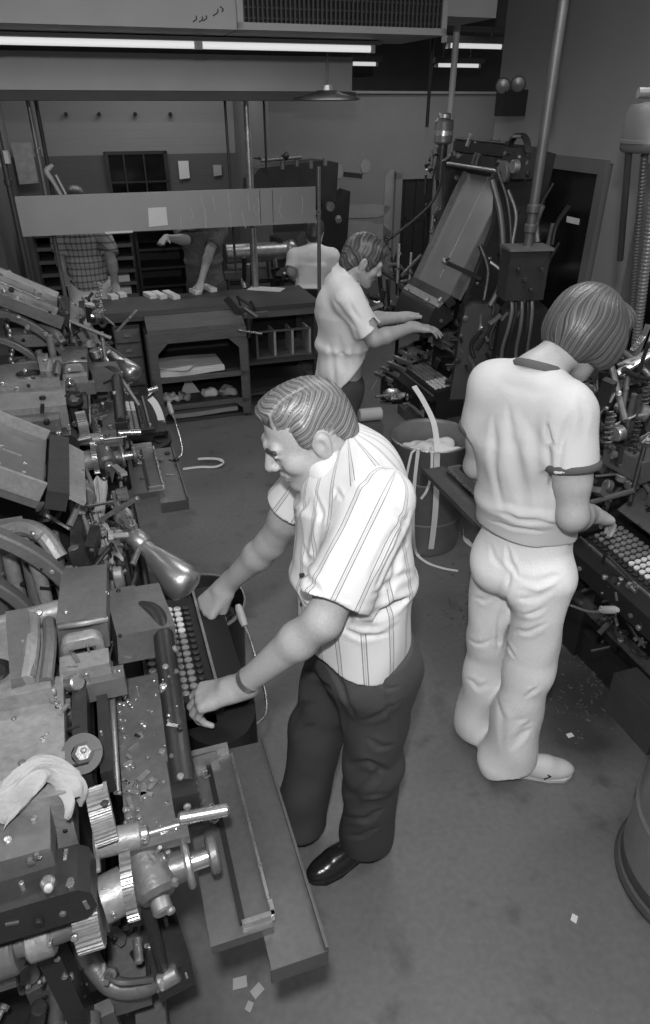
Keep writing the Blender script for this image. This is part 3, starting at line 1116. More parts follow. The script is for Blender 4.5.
    ft = [([(503, 548), (507, 565), (514, 577)], .007, .011), ([(514, 577), (535, 580), (562, 572)], .009, .009), ([(512, 588), (535, 592), (560, 584)], .008, -.005), ([(510, 600), (530, 602), (556, 594)], .009, .007), ([(508, 614), (530, 616), (548, 610)], .008, .006), ([(506, 632), (525, 634), (545, 626)], .008, .006),
          ([(507, 575), (504, 610), (500, 655)], .009, .009), ([(497, 640), (506, 650), (512, 660)], .008, .007), ([(522, 700), (530, 694), (538, 690)], .007, .008), ([(508, 752), (520, 738), (534, 732)], .009, .010), ([(500, 745), (516, 728), (530, 722)], .009, -.006), ([(492, 690), (500, 720), (498, 750)], .012, .005),
          ([(470, 600), (480, 604), (492, 600)], .008, .006), ([(466, 640), (478, 646), (490, 640)], .009, .006), ([(464, 680), (476, 690), (490, 684)], .010, .006), ([(485, 545), (490, 560), (500, 570)], .008, .005)]
    part_sdf('trousers', T, .0052, 'jeans', body, O, folds=ft, wr=(.0042, 8, 30), label='pale flared jeans')
    shoe('shoe', (.655, 1.74, 0), (.995, -.06, 0), 'white_leather', body, 'white_leather', .285, 1.0, True, O, 'white sneaker with a dark star and chevron')
    shoe('shoe', (.585, 1.90, 0), (.98, .20, 0), 'white_leather', body, 'white_leather', .285, 1.0, True, O, 'white sneaker with a dark star and chevron')
    return body


# ================================================================ the man at the far machine
def man_far():
    f = V((0.990, .25, 0)).normalized()
    l = V((-f.y, f.x, 0))
    O = (.08, 3.73, 0)
    shR, elR, wrR = V((0.120, 3.565, 1.335)), V((0.260, 3.535, 1.135)), V((0.475, 3.66, 1.165))
    shL, elL, wrL = V((0.065, 3.90, 1.335)), V((0.235, 3.93, 1.13)), V((0.460, 3.88, 1.16))
    hc = V((0.200, 3.73, 1.490))
    HR = frame((.90, .12, -.42), (.05, 0, 1))
    nb = V((0.105, 3.735, 1.40))
    pel, mid, chest = V((0.095, 3.74, .86)), V((0.100, 3.735, 1.05)), V((0.090, 3.735, 1.22))
    hipR, knR, anR = V((0.100, 3.66, .82)), V((0.105, 3.66, .45)), V((0.085, 3.66, .08))
    hipL, knL, anL = V((0.080, 3.82, .82)), V((0.105, 3.83, .45)), V((0.085, 3.84, .08))
    B = head_prims(hc, HR, .98)
    B += [rc(hc + HR @ V((-.03, 0, -.05)), nb, .056, .060, .03)]
    B += [ec(pel, mid, (.145, .11), (.14, .11), l, .03), ec(mid, chest, (.14, .11), (.155, .11), l, .03), rc(shL.lerp(shR, .1), shR.lerp(shL, .1), .055, k=.03), rc(nb, shL, .045, .05, .03), rc(nb, shR, .045, .05, .03)]
    B += [rc(hipL, knL, .078, .055, .03), rc(knL, anL, .055, .036, .02), rc(hipR, knR, .078, .055, .03), rc(knR, anR, .055, .036, .02)]
    B += arm_prims(shR, elR, wrR, .98) + arm_prims(shL, elL, wrL, .98)
    B += hand_prims(wrR, (.93, .10, -.12), (.05, .1, -1), (-.1, .95, .1), .98, [(.15, .3, .2), (.2, .3, .2), (.25, .35, .3), (.3, .4, .3)], .08, .6, .3, .3)
    B += hand_prims(wrL, (.88, -.05, .10), (.1, -.4, -1), (-.1, -.9, .3), .98, [(.1, .3, .2), (.2, .3, .25), (.3, .35, .3), (.35, .4, .3)], .08, .6, .3, .1)
    pts, q = sdf_mesh(B, .0055)
    body = np_mesh('person', pts, q, 'skin', None, O)
    tag(body, 'man in a loose pale short-sleeved shirt reaching towards the machine behind the paper bin', 'person', kind='thing')

    def h(x, y, z):
        return hc + HR @ V((x * .98, y * .98, z * .98))
    RR = np.array(HR)
    H = [el(h(-.016, 0, .040), (.110, .088, .100), RR, .02), el(h(.055, 0, .092), (.048, .065, .030), RR, .03), el(h(-.080, 0, -.03), (.042, .070, .062), RR, .03),
         el(h(.020, .072, .010), (.024, .016, .045), RR, .015), el(h(.020, -.072, .010), (.024, .016, .045), RR, .015),
         el(h(.118, 0, -.004), (.062, .115, .080), RR, .012, sub=True), el(h(.07, 0, -.085), (.09, .12, .07), RR, .01, sub=True),
         el(h(-.010, .090, -.020), (.026, .030, .040), RR, .008, sub=True), el(h(-.010, -.090, -.020), (.026, .030, .040), RR, .008, sub=True)]
    hair(H, .004, 'hair_brown', body, O, h(0, 0, 0), HR, 330, 'combed', .0015, 1, 'short dark hair')
    slR, slL = shR.lerp(elR, .80), shL.lerp(elL, .80)
    dR, dL = (elR - shR).normalized(), (elL - shL).normalized()
    cR, cL = [(tuple(slR), tuple(dR))], [(tuple(slL), tuple(dL))]
    hem = [((.095, 3.60, .87), (1.0, .1, -1))]
    S = [ec(pel - UP * .20, mid, (.185, .160), (.172, .138), l, .03, hem), ec(mid, chest, (.172, .138), (.178, .125), l, .05, hem),
         el(chest + UP * .03 - f * .012, (.175, .128, .15), np.array(Matrix((l, f, UP)).transposed()), .05),
         rc(shL.lerp(shR, .12), shR.lerp(shL, .12), .068, k=.04), rc(nb - f * .015, shL, .058, .062, .05), rc(nb - f * .015, shR, .058, .062, .05),
         rc(shR, slR + dR * .06, .070, .080, .03, cR), rc(shL, slL + dL * .06, .070, .080, .03, cL),
         rc(slR - dR * .03, slR + dR * .05, .052, .070, .004, sub=True), rc(slL - dL * .03, slL + dL * .05, .052, .070, .004, sub=True)]
    na = (hc + HR @ V((-.03, 0, -.06)) - nb).normalized()
    S += [ec(nb - na * .01, nb + na * .055, (.086, .086), (.078, .078), l, .012), ec(nb + na * .016, nb + na * .10, (.064, .064), (.070, .070), l, .006, sub=True)]
    part_sdf('shirt', S, .006, 'pale_shirt', body, O, folds=[([(335, 340), (340, 365), (345, 388)], .016, .010), ([(352, 330), (358, 355), (360, 378)], .014, .009), ([(330, 300), (342, 318), (352, 330)], .014, .009), ([(325, 345), (330, 370), (334, 395)], .014, .008), ([(345, 300), (352, 315), (358, 325)], .010, .007)], wr=(.006, 21, 30), label='loose pale shirt worn outside the trousers')
    T = [el(pel - UP * .05, (.16, .125, .13), np.array(Matrix((l, f, UP)).transposed()), .04),
         rc(hipR, knR, .098, .078, .04), rc(knR, anR, .078, .085, .04, [((0, 0, .06), (0, 0, -1))]), rc(hipL, knL, .098, .078, .04), rc(knL, anL, .078, .085, .04, [((0, 0, .06), (0, 0, -1))])]
    part_sdf('trousers', T, .007, 'dark_cloth', body, O, wrinkles((), .004, 25, 22), label='dark trousers')
    for a in (anR, anL):
        shoe('shoe', (a.x - .06, a.y, 0), f, 'black_leather', body, 'iron_black', .29, 1.0, origin=O)
    return body


# ================================================================ three men at the back, mostly hidden by bench and panel
def man_back(o, f, hgt, label, shirt, trouser, arms, headtilt=-.4, vox=.009, seated=False, lean=0.06, hair='hair_dark', plaid=False):
    f = V(f).normalized()
    l = V((-f.y, f.x, 0))
    O = V((o[0], o[1], 0))
    k = hgt / 1.75
    zs = 0.0 if not seated else -.36

    def p(x, y, z):
        return O + f * x * k + l * y * k + UP * (z + zs) * k
    pel, mid, chest, nb = p(0, 0, .93), p(lean * .5, 0, 1.13), p(lean, 0, 1.32), p(lean * 1.3, 0, 1.46)
    hc = p(lean * 1.3 + .07, 0, 1.59)
    HR = frame(f + UP * headtilt)
    shs = [p(lean, .17, 1.40), p(lean, -.17, 1.40)]
    B = head_prims(hc, HR, k) + [rc(hc - UP * .04, nb, .056, .06, .03), ec(pel, mid, (.145, .10), (.14, .10), l, .03), ec(mid, chest, (.14, .10), (.155, .10), l, .03), rc(shs[0], shs[1], .055, k=.03), rc(nb, shs[0], .045, .05, .03), rc(nb, shs[1], .045, .05, .03)]
    S = [ec(pel - UP * .03, mid, (.165, .125), (.16, .12), l, .03), ec(mid, chest, (.16, .12), (.172, .12), l, .05), el(chest + UP * .03, (.17, .122, .15), np.array(Matrix((l, f, UP)).transposed()), .05), rc(shs[0], shs[1], .068, k=.04), rc(nb - f * .015, shs[0], .056, .062, .05), rc(nb - f * .015, shs[1], .056, .062, .05)]
    for sh, (eb, wr) in zip(shs, arms):
        eb, wr = V(eb), V(wr)
        B += arm_prims(sh, eb, wr, k) + hand_prims(wr, (wr - eb) * .15 + f * .10 - UP * .02, (0, 0, -1), (l if sh is shs[1] else -l), k, [(.05, .12, .1)] * 4, .06, .6, .2, .05)
        d = (eb - sh).normalized()
        s_ = sh.lerp(eb, .8)
        S += [rc(sh, s_ + d * .05, .068, .076, .03, [(tuple(s_), tuple(d))]), rc(s_ - d * .02, s_ + d * .05, .05, .066, .004, sub=True)]
    T = [el(pel - UP * .05, (.16, .12, .13), np.array(Matrix((l, f, UP)).transposed()), .04)]
    for sg in (1, -1):
        hp = p(0, .09 * sg, .88)
        if seated:
            kn, an = p(.22, .09 * sg, .86), p(.20, .09 * sg, .45)
        else:
            kn, an = p(.02, .09 * sg, .50), p(-.02, .09 * sg, .09)
        B += [rc(hp, kn, .08, .055, .03), rc(kn, an, .055, .036, .02)]
        T += [rc(hp, kn, .098, .078, .04), rc(kn, an, .078, .085, .04, [((0, 0, .06), (0, 0, -1))])]
    pts, q = sdf_mesh(B, vox)
    body = np_mesh('person', pts, q, 'skin', None, O)
    tag(body, label, 'person', kind='thing')
    RR = np.array(HR)

    def h(x, y, z):
        return hc + HR @ V((x * k, y * k, z * k))
    H = [el(h(-.016, 0, .040), (.112, .090, .100), RR, .02), el(h(-.080, 0, -.03), (.042, .070, .062), RR, .03), el(h(.118, 0, -.004), (.062, .115, .080), RR, .012, sub=True), el(h(.07, 0, -.085), (.09, .12, .07), RR, .01, sub=True)]
    part_sdf('hair', H, .006, hair, body, O)
    part_sdf('shirt', S, vox * .9, shirt, body, O, wrinkles((), .004, 31, 24), stripes=[(pel, chest + UP * .1, .16, f)])
    part_sdf('trousers', T, vox, trouser, body, O, wrinkles((), .004, 35, 22))
    for sg in (1, -1):
        a = p(.20 if seated else -.02, (.11 if seated else .09) * sg, .09 if not seated else .47)
        shoe('shoe', (a.x - f.x * .06, a.y - f.y * .06, 0), f, 'black_leather', body, 'iron_black', .28, 1.0, origin=O)
    return body


man_striped()
man_ringer()
man_far()
# ---------------------------------------------------------------- floor and walls
STAINS = ((1.12, 2.18, .34), (1.02, 1.92, .20), (.45, 4.2, .5), (-.55, .75, .35), (-1.0, 2.6, .6))


def floor_mat():
    m = mat('floor_concrete', .136, .50, var=.22, scale=1.6, var2=.16, scale2=45, bump=.06, bscale=60, rvar=.08)
    nt = m.node_tree
    b = nt.nodes['Principled BSDF']
    src = b.inputs['Base Color'].links[0].from_socket
    tc = nt.nodes.new('ShaderNodeTexCoord')
    # dark oily spots
    n = nt.nodes.new('ShaderNodeTexNoise')
    n.inputs['Scale'].default_value = 7.0
    n.inputs['Detail'].default_value = 6
    nt.links.new(tc.outputs['Object'], n.inputs['Vector'])
    r = nt.nodes.new('ShaderNodeValToRGB')
    r.color_ramp.elements[0].position = .30
    r.color_ramp.elements[0].color = (.45, .45, .45, 1)
    r.color_ramp.elements[1].position = .42
    r.color_ramp.elements[1].color = (1, 1, 1, 1)
    nt.links.new(n.outputs['Fac'], r.inputs['Fac'])
    # pale flecks
    n2 = nt.nodes.new('ShaderNodeTexVoronoi')
    n2.inputs['Scale'].default_value = 26.0
    nt.links.new(tc.outputs['Object'], n2.inputs['Vector'])
    lt = nt.nodes.new('ShaderNodeMath')
    lt.operation = 'LESS_THAN'
    nt.links.new(n2.outputs['Distance'], lt.inputs[0])
    lt.inputs[1].default_value = .045
    mx = nt.nodes.new('ShaderNodeMix')
    mx.data_type = 'RGBA'
    mx.blend_type = 'MULTIPLY'
    mx.inputs['Factor'].default_value = .55
    nt.links.new(src, mx.inputs['A'])
    nt.links.new(r.outputs['Color'], mx.inputs['B'])
    st = None
    for cx, cy, rad in STAINS:
        vd = nt.nodes.new('ShaderNodeVectorMath')
        vd.operation = 'DISTANCE'
        nt.links.new(tc.outputs['Object'], vd.inputs[0])
        vd.inputs[1].default_value = (cx, cy, 0)
        wob = nt.nodes.new('ShaderNodeMath')
        wob.operation = 'MULTIPLY_ADD'
        nt.links.new(n.outputs['Fac'], wob.inputs[0])
        wob.inputs[1].default_value = .9 * rad
        nt.links.new(vd.outputs['Value'], wob.inputs[2])
        mr = nt.nodes.new('ShaderNodeMapRange')
        mr.inputs['From Min'].default_value = rad * .9
        mr.inputs['From Max'].default_value = rad * 1.6
        mr.inputs['To Min'].default_value = .36
        mr.inputs['To Max'].default_value = 1
        nt.links.new(wob.outputs[0], mr.inputs['Value'])
        if st is None:
            st = mr.outputs[0]
        else:
            q = nt.nodes.new('ShaderNodeMath')
            q.operation = 'MINIMUM'
            nt.links.new(st, q.inputs[0])
            nt.links.new(mr.outputs[0], q.inputs[1])
            st = q.outputs[0]
    mxs = nt.nodes.new('ShaderNodeMix')
    mxs.data_type = 'RGBA'
    mxs.blend_type = 'MULTIPLY'
    mxs.inputs['Factor'].default_value = 1
    nt.links.new(mx.outputs['Result'], mxs.inputs['A'])
    nt.links.new(st, mxs.inputs['B'])
    mx = mxs
    mx2 = nt.nodes.new('ShaderNodeMix')
    mx2.data_type = 'RGBA'
    ml = nt.nodes.new('ShaderNodeMath')
    ml.operation = 'MULTIPLY'
    nt.links.new(lt.outputs[0], ml.inputs[0])
    ml.inputs[1].default_value = .35
    nt.links.new(ml.outputs[0], mx2.inputs['Factor'])
    nt.links.new(mx.outputs['Result'], mx2.inputs['A'])
    mx2.inputs['B'].default_value = (.3, .3, .3, 1)
    nt.links.new(mx2.outputs['Result'], b.inputs['Base Color'])
    return m


def brick_mat(name, top, low, split):
    """painted brick, a darker band of paint up to a given height"""
    m = mat(name, top, .75, var=.08, scale=2)
    nt = m.node_tree
    b = nt.nodes['Principled BSDF']
    tc = nt.nodes.new('ShaderNodeTexCoord')
    sp = nt.nodes.new('ShaderNodeSeparateXYZ')
    nt.links.new(tc.outputs['Object'], sp.inputs[0])
    gt = nt.nodes.new('ShaderNodeMath')
    gt.operation = 'GREATER_THAN'
    nt.links.new(sp.outputs['Z'], gt.inputs[0])
    gt.inputs[1].default_value = split
    mx = nt.nodes.new('ShaderNodeMix')
    mx.data_type = 'RGBA'
    nt.links.new(gt.outputs[0], mx.inputs['Factor'])
    mx.inputs['A'].default_value = (low, low, low, 1)
    src = b.inputs['Base Color'].links[0].from_socket
    nt.links.new(src, mx.inputs['B'])
    nt.links.new(mx.outputs['Result'], b.inputs['Base Color'])
    cb = nt.nodes.new('ShaderNodeCombineXYZ')
    nt.links.new(sp.outputs['X'], cb.inputs[0])
    nt.links.new(sp.outputs['Z'], cb.inputs[1])
    br = nt.nodes.new('ShaderNodeTexBrick')
    br.inputs['Scale'].default_value = 1.0
    br.inputs['Brick Width'].default_value = .21
    br.inputs['Row Height'].default_value = .075
    br.inputs['Mortar Size'].default_value = .006
    nt.links.new(cb.outputs[0], br.inputs['Vector'])
    bp = nt.nodes.new('ShaderNodeBump')
    bp.inputs['Strength'].default_value = .35
    bp.inputs['Distance'].default_value = .01
    bp.invert = True
    nt.links.new(br.outputs['Fac'], bp.inputs['Height'])
    nt.links.new(bp.outputs[0], b.inputs['Normal'])
    return m


M['floor'] = floor_mat()
M['brick'] = brick_mat('painted_brick', .215, .085, 1.73)
M['plaster'] = mat('plaster', .135, .85, var=.10, scale=2.2, var2=.05, scale2=30)
M['patch'] = mat('patch', .185, .9, var=.12, scale=9)
M['wall_paint'] = mat('wall_paint', .235, .8, var=.07, scale=2.0, var2=.04, scale2=90)
M['ceiling'] = mat('ceiling', .10, .9, var=.1, scale=2)
M['duct'] = mat('duct', .30, .55, .15, var=.10, scale=3)
M['duct_dark'] = mat('duct_dark', .05, .7, var=.2, scale=3)
M['trim'] = mat('trim', .13, .6, var=.1, scale=5)
M['notice'] = mat('notice', .30, .9, var=.3, scale=14)

ROT = rotz(TURN)


def rbox(b, u0, u1, v0, v1, z0, z1, bev=.004):
    return b.box(W((u0 + u1) / 2, (v0 + v1) / 2, (z0 + z1) / 2), (u1 - u0, v1 - v0, z1 - z0), ROT, bev)


def wall(name, u0, u1, v0, v1, z0, z1, m):
    b = MB()
    b.box((0, 0, (z0 + z1) / 2), (u1 - u0, v1 - v0, z1 - z0), None, 0)
    o = b.build(name, m, smooth=0)
    o.location = W((u0 + u1) / 2, (v0 + v1) / 2)
    o.rotation_euler = (0, 0, TURN)
    return struct(o)


b = MB()
b.box((1, 3.8, -.05), (15, 16, .1), ROT, 0)
struct(b.build('floor', 'floor', smooth=0))
b = MB()
b.box((1, 4.5, 3.0), (15, 14.5, .1), ROT, 0)
struct(b.build('ceiling', 'ceiling', smooth=0))
wall('wall_back', -3.15, 1.9, 8.5, 8.65, 0, 2.95, 'brick')
wall('wall_side', 1.71, 1.83, 7.0, 8.5, 0, 2.95, 'plaster')
wall('wall_plaster', 1.71, 4.6, 6.9, 7.02, 0, 2.28, 'plaster')
wall('wall_rear', 1.9, 6.5, 10.2, 10.3, 0, 2.95, 'duct_dark')
wall('wall_left', -3.3, -3.15, -3.0, 8.5, 0, 2.95, 'brick')
wall('wall_left', -.95, -.62, 5.9, 8.5, 0, 2.95, 'brick')

# side wall with the two dark windows: pieces round the openings
RWU = 2.88
for nm, v0, v1, z0, z1 in (('wall_right', 4.70, 4.95, 0, 2.95), ('wall_right', 3.60, 4.70, 1.905, 2.95), ('wall_right', 3.60, 4.70, 0, .45), ('wall_right', 3.33, 3.60, 0, 2.95), ('wall_right', 1.6, 3.33, 1.92, 2.95), ('wall_right', 1.6, 3.33, 0, .45), ('wall_right', 1.0, 1.6, 0, 2.95)):
    wall(nm, RWU, RWU + .15, v0, v1, z0, z1, 'wall_paint')


def window(name, v0, v1, z0, z1, bars=()):
    t = bpy.data.objects.new(name, None)
    col.objects.link(t)
    t.location = W(RWU, (v0 + v1) / 2, z0)
    t.rotation_euler = (0, 0, TURN)
    struct(t)
    b = MB()
    rbox(b, RWU - .025, RWU + .09, v0 - .03, v1 + .03, z1 - .045, z1 + .03)
    rbox(b, RWU - .025, RWU + .09, v0 - .03, v1 + .03, z0 - .03, z0 + .05)
    for v in (v0, v1):
        rbox(b, RWU - .022, RWU + .088, v - .035, v + .035, z0, z1)
    for v in bars:
        rbox(b, RWU + .03, RWU + .07, v - .015, v + .015, z0, z1)
    b.build('frame', 'trim', t, True)
    b = MB()
    rbox(b, RWU + .05, RWU + .058, v0, v1, z0, z1, 0)
    b.build('pane', 'glass_dark', t, True)
    b = MB()
    rbox(b, RWU + .30, RWU + .34, v0 - .2, v1 + .2, z0 - .1, z1 + .1, 0)
    b.build('backing_panel', 'black', t, True)


window('window_1', 3.66, 4.62, .48, 1.89)
window('window_2', 1.7, 3.26, .48, 1.90, (2.5,))

# dark doorway in the plaster wall and dark window in the brick wall
t = bpy.data.objects.new('door_1', None)
col.objects.link(t)
t.location = W(3.2, 6.88, 0)
t.rotation_euler = (0, 0, TURN)
struct(t)
b = MB()
rbox(b, 2.96, 3.03, 6.85, 6.90, 0, 1.62)
rbox(b, 3.37, 3.44, 6.85, 6.90, 0, 1.62)
rbox(b, 2.96, 3.44, 6.85, 6.90, 1.56, 1.63)
b.build('frame', 'plaster', t, True)
b = MB()
rbox(b, 3.03, 3.37, 6.872, 6.898, .0, 1.56)
for u in (3.08, 3.20, 3.32):
    rbox(b, u - .012, u + .012, 6.862, 6.88, 0, 1.56)
rbox(b, 3.03, 3.37, 6.862, 6.88, 1.18, 1.22)
b.build('panel', 'iron_black', t, True)
t = bpy.data.objects.new('window_3', None)
col.objects.link(t)
t.location = W(.62, 8.48, 1.3)
t.rotation_euler = (0, 0, TURN)
struct(t)
b = MB()
for u0, u1, z0, z1 in ((.29, .95, 1.735, 1.765), (.29, .95, 1.16, 1.19), (.29, .33, 1.16, 1.76), (.91, .95, 1.16, 1.76), (.48, .495, 1.16, 1.76), (.69, .705, 1.16, 1.76), (.29, .95, 1.46, 1.475)):
    rbox(b, u0, u1, 8.46, 8.50, z0, z1)
b.build('frame', 'iron_dark', t, True)
b = MB()
rbox(b, .3, .94, 8.485, 8.499, 1.17, 1.75, 0)
b.build('pane', 'glass_dark', t, True)
# mended plaster on the pale wall
for i, (a, c_, d) in enumerate((((1.98, 2.92), (.60, 1.18), 0), ((2.0, 2.9), (1.22, 1.34), 0), ((2.86, 2.965), (.5, 1.64), 0), ((2.12, 2.22), (1.55, 1.72), 1), ((2.35, 2.42), (1.58, 1.70), 1), ((2.60, 2.70), (1.62, 1.74), 1))):
    b = MB()
    poly = []
    cu, cz, ru, rz_ = (a[0] + a[1]) / 2, (c_[0] + c_[1]) / 2, (a[1] - a[0]) / 2, (c_[1] - c_[0]) / 2
    for k in range(28):
        th = 2 * PI * k / 28
        e = .35 if not d else .9
        w_ = 1 + .05 * math.sin(5 * th + i) + .04 * math.sin(9 * th)
        poly.append((cu + ru * w_ * math.copysign(abs(math.cos(th)) ** e, math.cos(th)), cz + rz_ * w_ * math.copysign(abs(math.sin(th)) ** e, math.sin(th))))
    b.prism(poly, W(0, 6.9, 0), EX, UP, .006, 0)
    o = b.build('trim_%d' % (i + 1), 'patch', smooth=0)
    struct(o)


# ---------------------------------------------------------------- overhead
def overhead():
    # duct with the vent grille
    t = thing('air_duct', 'pale sheet metal duct with a dark vent grille across the ceiling', 'duct', W(.3, 4.3, 2.51), TURN)
    b = MB()
    rbox(b, -2.2, .85, 4.0, 4.6, 2.505, 2.94)
    b.build('duct_body', 'duct', t, True)
    b = MB()
    rbox(b, .86, 1.97, 4.04, 4.6, 2.505, 2.94)
    b.build('grille_box', 'duct', t, True)
    g = MB()
    for u0, u1, z0, z1 in ((.85, 1.97, 2.505, 2.535), (.85, 1.97, 2.915, 2.945), (.85, .88, 2.51, 2.94), (1.94, 1.97, 2.51, 2.94)):
        rbox(g, u0, u1, 3.985, 4.05, z0, z1)
    gr = g.build('grille_frame', 'duct', t, True)
    g = MB()
    rbox(g, .88, 1.94, 4.03, 4.038, 2.53, 2.92, 0)
    g.build('grille_back', 'black', gr, True)
    g = MB()
    n = 46
    for i in range(n):
        u = .885 + (1.055) * i / (n - 1)
        rbox(g, u - .0045, u + .0045, 3.995, 4.02, 2.53, 2.92, 0)
    for k in range(9):
        z = 2.555 + k * .042
        rbox(g, .88, 1.94, 4.008, 4.024, z - .003, z + .003, 0)
    g.build('grille', 'duct_dark', gr, True)
    # scrawl on the duct
    for px, py, dx, dy in ((193, 22, 3, -9), (199, 22, 3, -8), (203, 21, 3, -8), (213, 16, 5, -10), (222, 12, -2, -8)):
        a, c_ = at(px, py, v=3.998), at(px + dx, py + dy * .7, v=3.998)
        m_ = a.lerp(c_, .5) + EX * .01
        g = MB()
        g.tube([a, m_, c_], .003, 6)
        g.build('scrawl', 'duct_dark', t, True)

    t = thing('ceiling_beam', 'boxed beam of grey sheet metal below the ceiling, behind the long light', 'beam', W(.2, 5.5, 2.27), TURN)
    b = MB()
    rbox(b, -2.2, 1.92, 5.3, 5.75, 2.27, 2.472)
    b.build('beam_body', 'duct', t, True)
    b = MB()
    rbox(b, -2.2, 1.95, 5.30, 5.95, 2.215, 2.268)
    b.build('beam_flange', 'duct_dark', t, True)
    b = MB()
    rbox(b, -2.2, 1.92, 5.32, 5.8, 2.474, 2.9)
    b.build('beam_soffit', 'duct_dark', t, True)

    def fixture(name, label, u0, u1, v, z, on=True, h=.045):
        t = thing(name, label, 'light', W((u0 + u1) / 2, v, z), TURN, 'fluorescent ceiling lights')
        b = MB()
        rbox(b, u0 - .03, u1 + .03, v - .05, v + .05, z + .028, z + .028 + h)
        b.build('housing', 'duct_dark', t, True)
        for u in (u0 + .1, u1 - .1):
            b = MB()
            b.cyl(W(u, v + .03, z + .03 + h), W(u, v + .03, 2.95 if z < 2.45 or v > 5 else 2.503), .005, seg=8)
            b.build('hanger', 'pipe_dark', t, True)
        n = max(1, round((u1 - u0) / 1.0))
        for i in range(n):
            a = u0 + (u1 - u0) * i / n
            c_ = u0 + (u1 - u0) * (i + 1) / n
            b = MB()
            b.cyl(W(a + .02, v, z + .01), W(c_ - .02, v, z + .01), .017, seg=12)
            b.build('tube', 'tube', t, True)
            for q in (a + .01, c_ - .01):
                b = MB()
                rbox(b, q - .012, q + .012, v - .02, v + .02, z - .01, z + .03)
                b.build('lamp_holder', 'duct', t, True)
        return t
    fixture('fluorescent_light', 'long row of fluorescent tubes hanging across under the vented duct', -1.3, 1.73, 4.42, 2.455, h=.016)
    fixture('fluorescent_light', 'short fluorescent tube beside the top of the bare post, just under the dark ducts', 2.98, 3.49, 6.0, 2.59)
    fixture('fluorescent_light', 'short bright tube beyond the end of the boxed beam', 2.73, 3.02, 7.6, 2.53)
    fixture('fluorescent_light', 'tube behind the upper end of the bright post, lower than its neighbour', 3.66, 4.17, 7.6, 2.53)

    b = MB()
    for u0, u1, v0, v1, z0, z1 in ((2.02, 2.32, 4.1, 4.55, 2.60, 2.94),):
        rbox(b, u0, u1, v0, v1, z0, z1)
    tag(recenter(b.build('vent_duct', 'duct', smooth=.5), W(2.2, 4.3, 2.6)), 'short grey duct stub at the end of the vent grille', 'duct')
    b = MB()
    rbox(b, 2.2, 3.6, 5.2, 5.6, 2.66, 2.93)
    tag(recenter(b.build('vent_duct', 'duct_dark', smooth=.5), W(2.9, 5.4, 2.6)), 'dark duct running above the short fluorescent tube', 'duct')
    b = MB()
    rbox(b, 2.35, 3.25, 8.3, 8.7, 2.46, 2.62)
    tag(recenter(b.build('vent_duct', 'iron_black', smooth=.5), W(2.9, 8.5, 2.5)), 'black duct over the top of the plaster wall', 'duct')
    b = MB()
    rbox(b, 1.72, 4.55, 6.86, 7.05, 2.28, 2.30)
    tag(recenter(b.build('wall_capping', 'patch', smooth=.5), W(3, 6.95, 2.28)), 'pale capping strip along the top of the plaster wall', 'capping')

    # dish lamp
    t = thing('dish_lamp', 'wide dark dish lamp hanging by the end of the boxed beam', 'lamp', W(1.556, 4.75, 2.22))
    o = W(1.556, 4.75, 2.215)
    b = MB()
    b.lathe([(.001, .055), (.06, .052), (.10, .035), (.21, .012), (.215, .0), (.205, .0), (.10, .022), (.05, .036), (.001, .038)], o, seg=40, caps=False)
    b.build('shade', 'iron_black', t, True, 1.0)
    b = MB()
    b.cyl(o + UP * .05, V((o.x, o.y, 2.94)), .006, seg=8)
    b.build('stem', 'pipe_dark', t, True)
    b = MB()
    b.lathe([(.001, .085), (.03, .08), (.035, .05), (.001, .05)], o, seg=20)
    b.build('cap', 'pipe', t, True)


overhead()


def pole(name, label, p, z0, z1, r, m, collars=()):
    t = thing(name, label, 'pipe', (p[0], p[1], z0))
    b = MB()
    b.cyl((p[0], p[1], z0), (p[0], p[1], z1), r, seg=16)
    b.build('tube', m, t, True)
    for z in collars:
        b = MB()
        b.cyl((p[0], p[1], z - .02), (p[0], p[1], z + .02), r * 1.35, seg=16, bev=.003)
        b.build('collar', m, t, True)
    return t


a = at(24, 80, v=5.985)
pole('pipe', 'jointed steel conduit dropping behind the end of the long grey panel', (a.x, a.y), .0, 2.94, .017, 'pipe', (1.9,))
a = at(43, 140, y=6.1)
pole('pipe', 'thin dark conduit just behind the jointed one at the end of the panel', (a.x, a.y), 1.55, 2.94, .016, 'pipe_dark')
a = at(12, 200, y=5.0)
pole('pipe', 'dark conduit with a small white switch box at the edge of the picture', (a.x, a.y), 0, 2.94, .019, 'pipe_dark', (1.75,))
b = MB()
b.box(at(7, 157, y=4.98) , (.028, .03, .075), None, .005)
tag(b.build('switch_box', 'enamel'), 'small white switch box on the dark conduit beside the pinned notices', 'switch')
a = at(247, 120, v=5.99)
pole('pipe', 'bright round post standing behind the long grey panel', (a.x, a.y), 0, 2.94, .030, 'worn_steel')
a = at(226, 120, y=5.9)
pole('pipe', 'thin dark pipe to one side of the bright round post', (a.x, a.y), 1.0, 2.94, .010, 'pipe_dark')
a = at(264, 110, y=6.0)
pole('pipe', 'thin hanging rod on the far side of the bright round post', (a.x, a.y), 1.75, 2.94, .008, 'iron_black')
a = at(452, 90, y=5.6)
pole('pipe', 'white lit pipe rising from the top of the tall back machine', (a.x, a.y), 1.95, 2.94, .022, 'enamel', (2.0,))
a = at(430, 80, y=5.7)
pole('pipe', 'thin black rod beside the motor of the tall back machine', (a.x, a.y), 2.05, 2.94, .012, 'iron_black')

b = MB()
o = at(566, 222, u=RWU + .045)
b.prism([(0, 0), (.13, 0), (.13, .035), (0, .035)], o, -EY, UP, -.003, 0)
tag(recenter(b.build('label_card', 'paper', smooth=0), o), 'small white card stuck on the dark window pane', 'card')
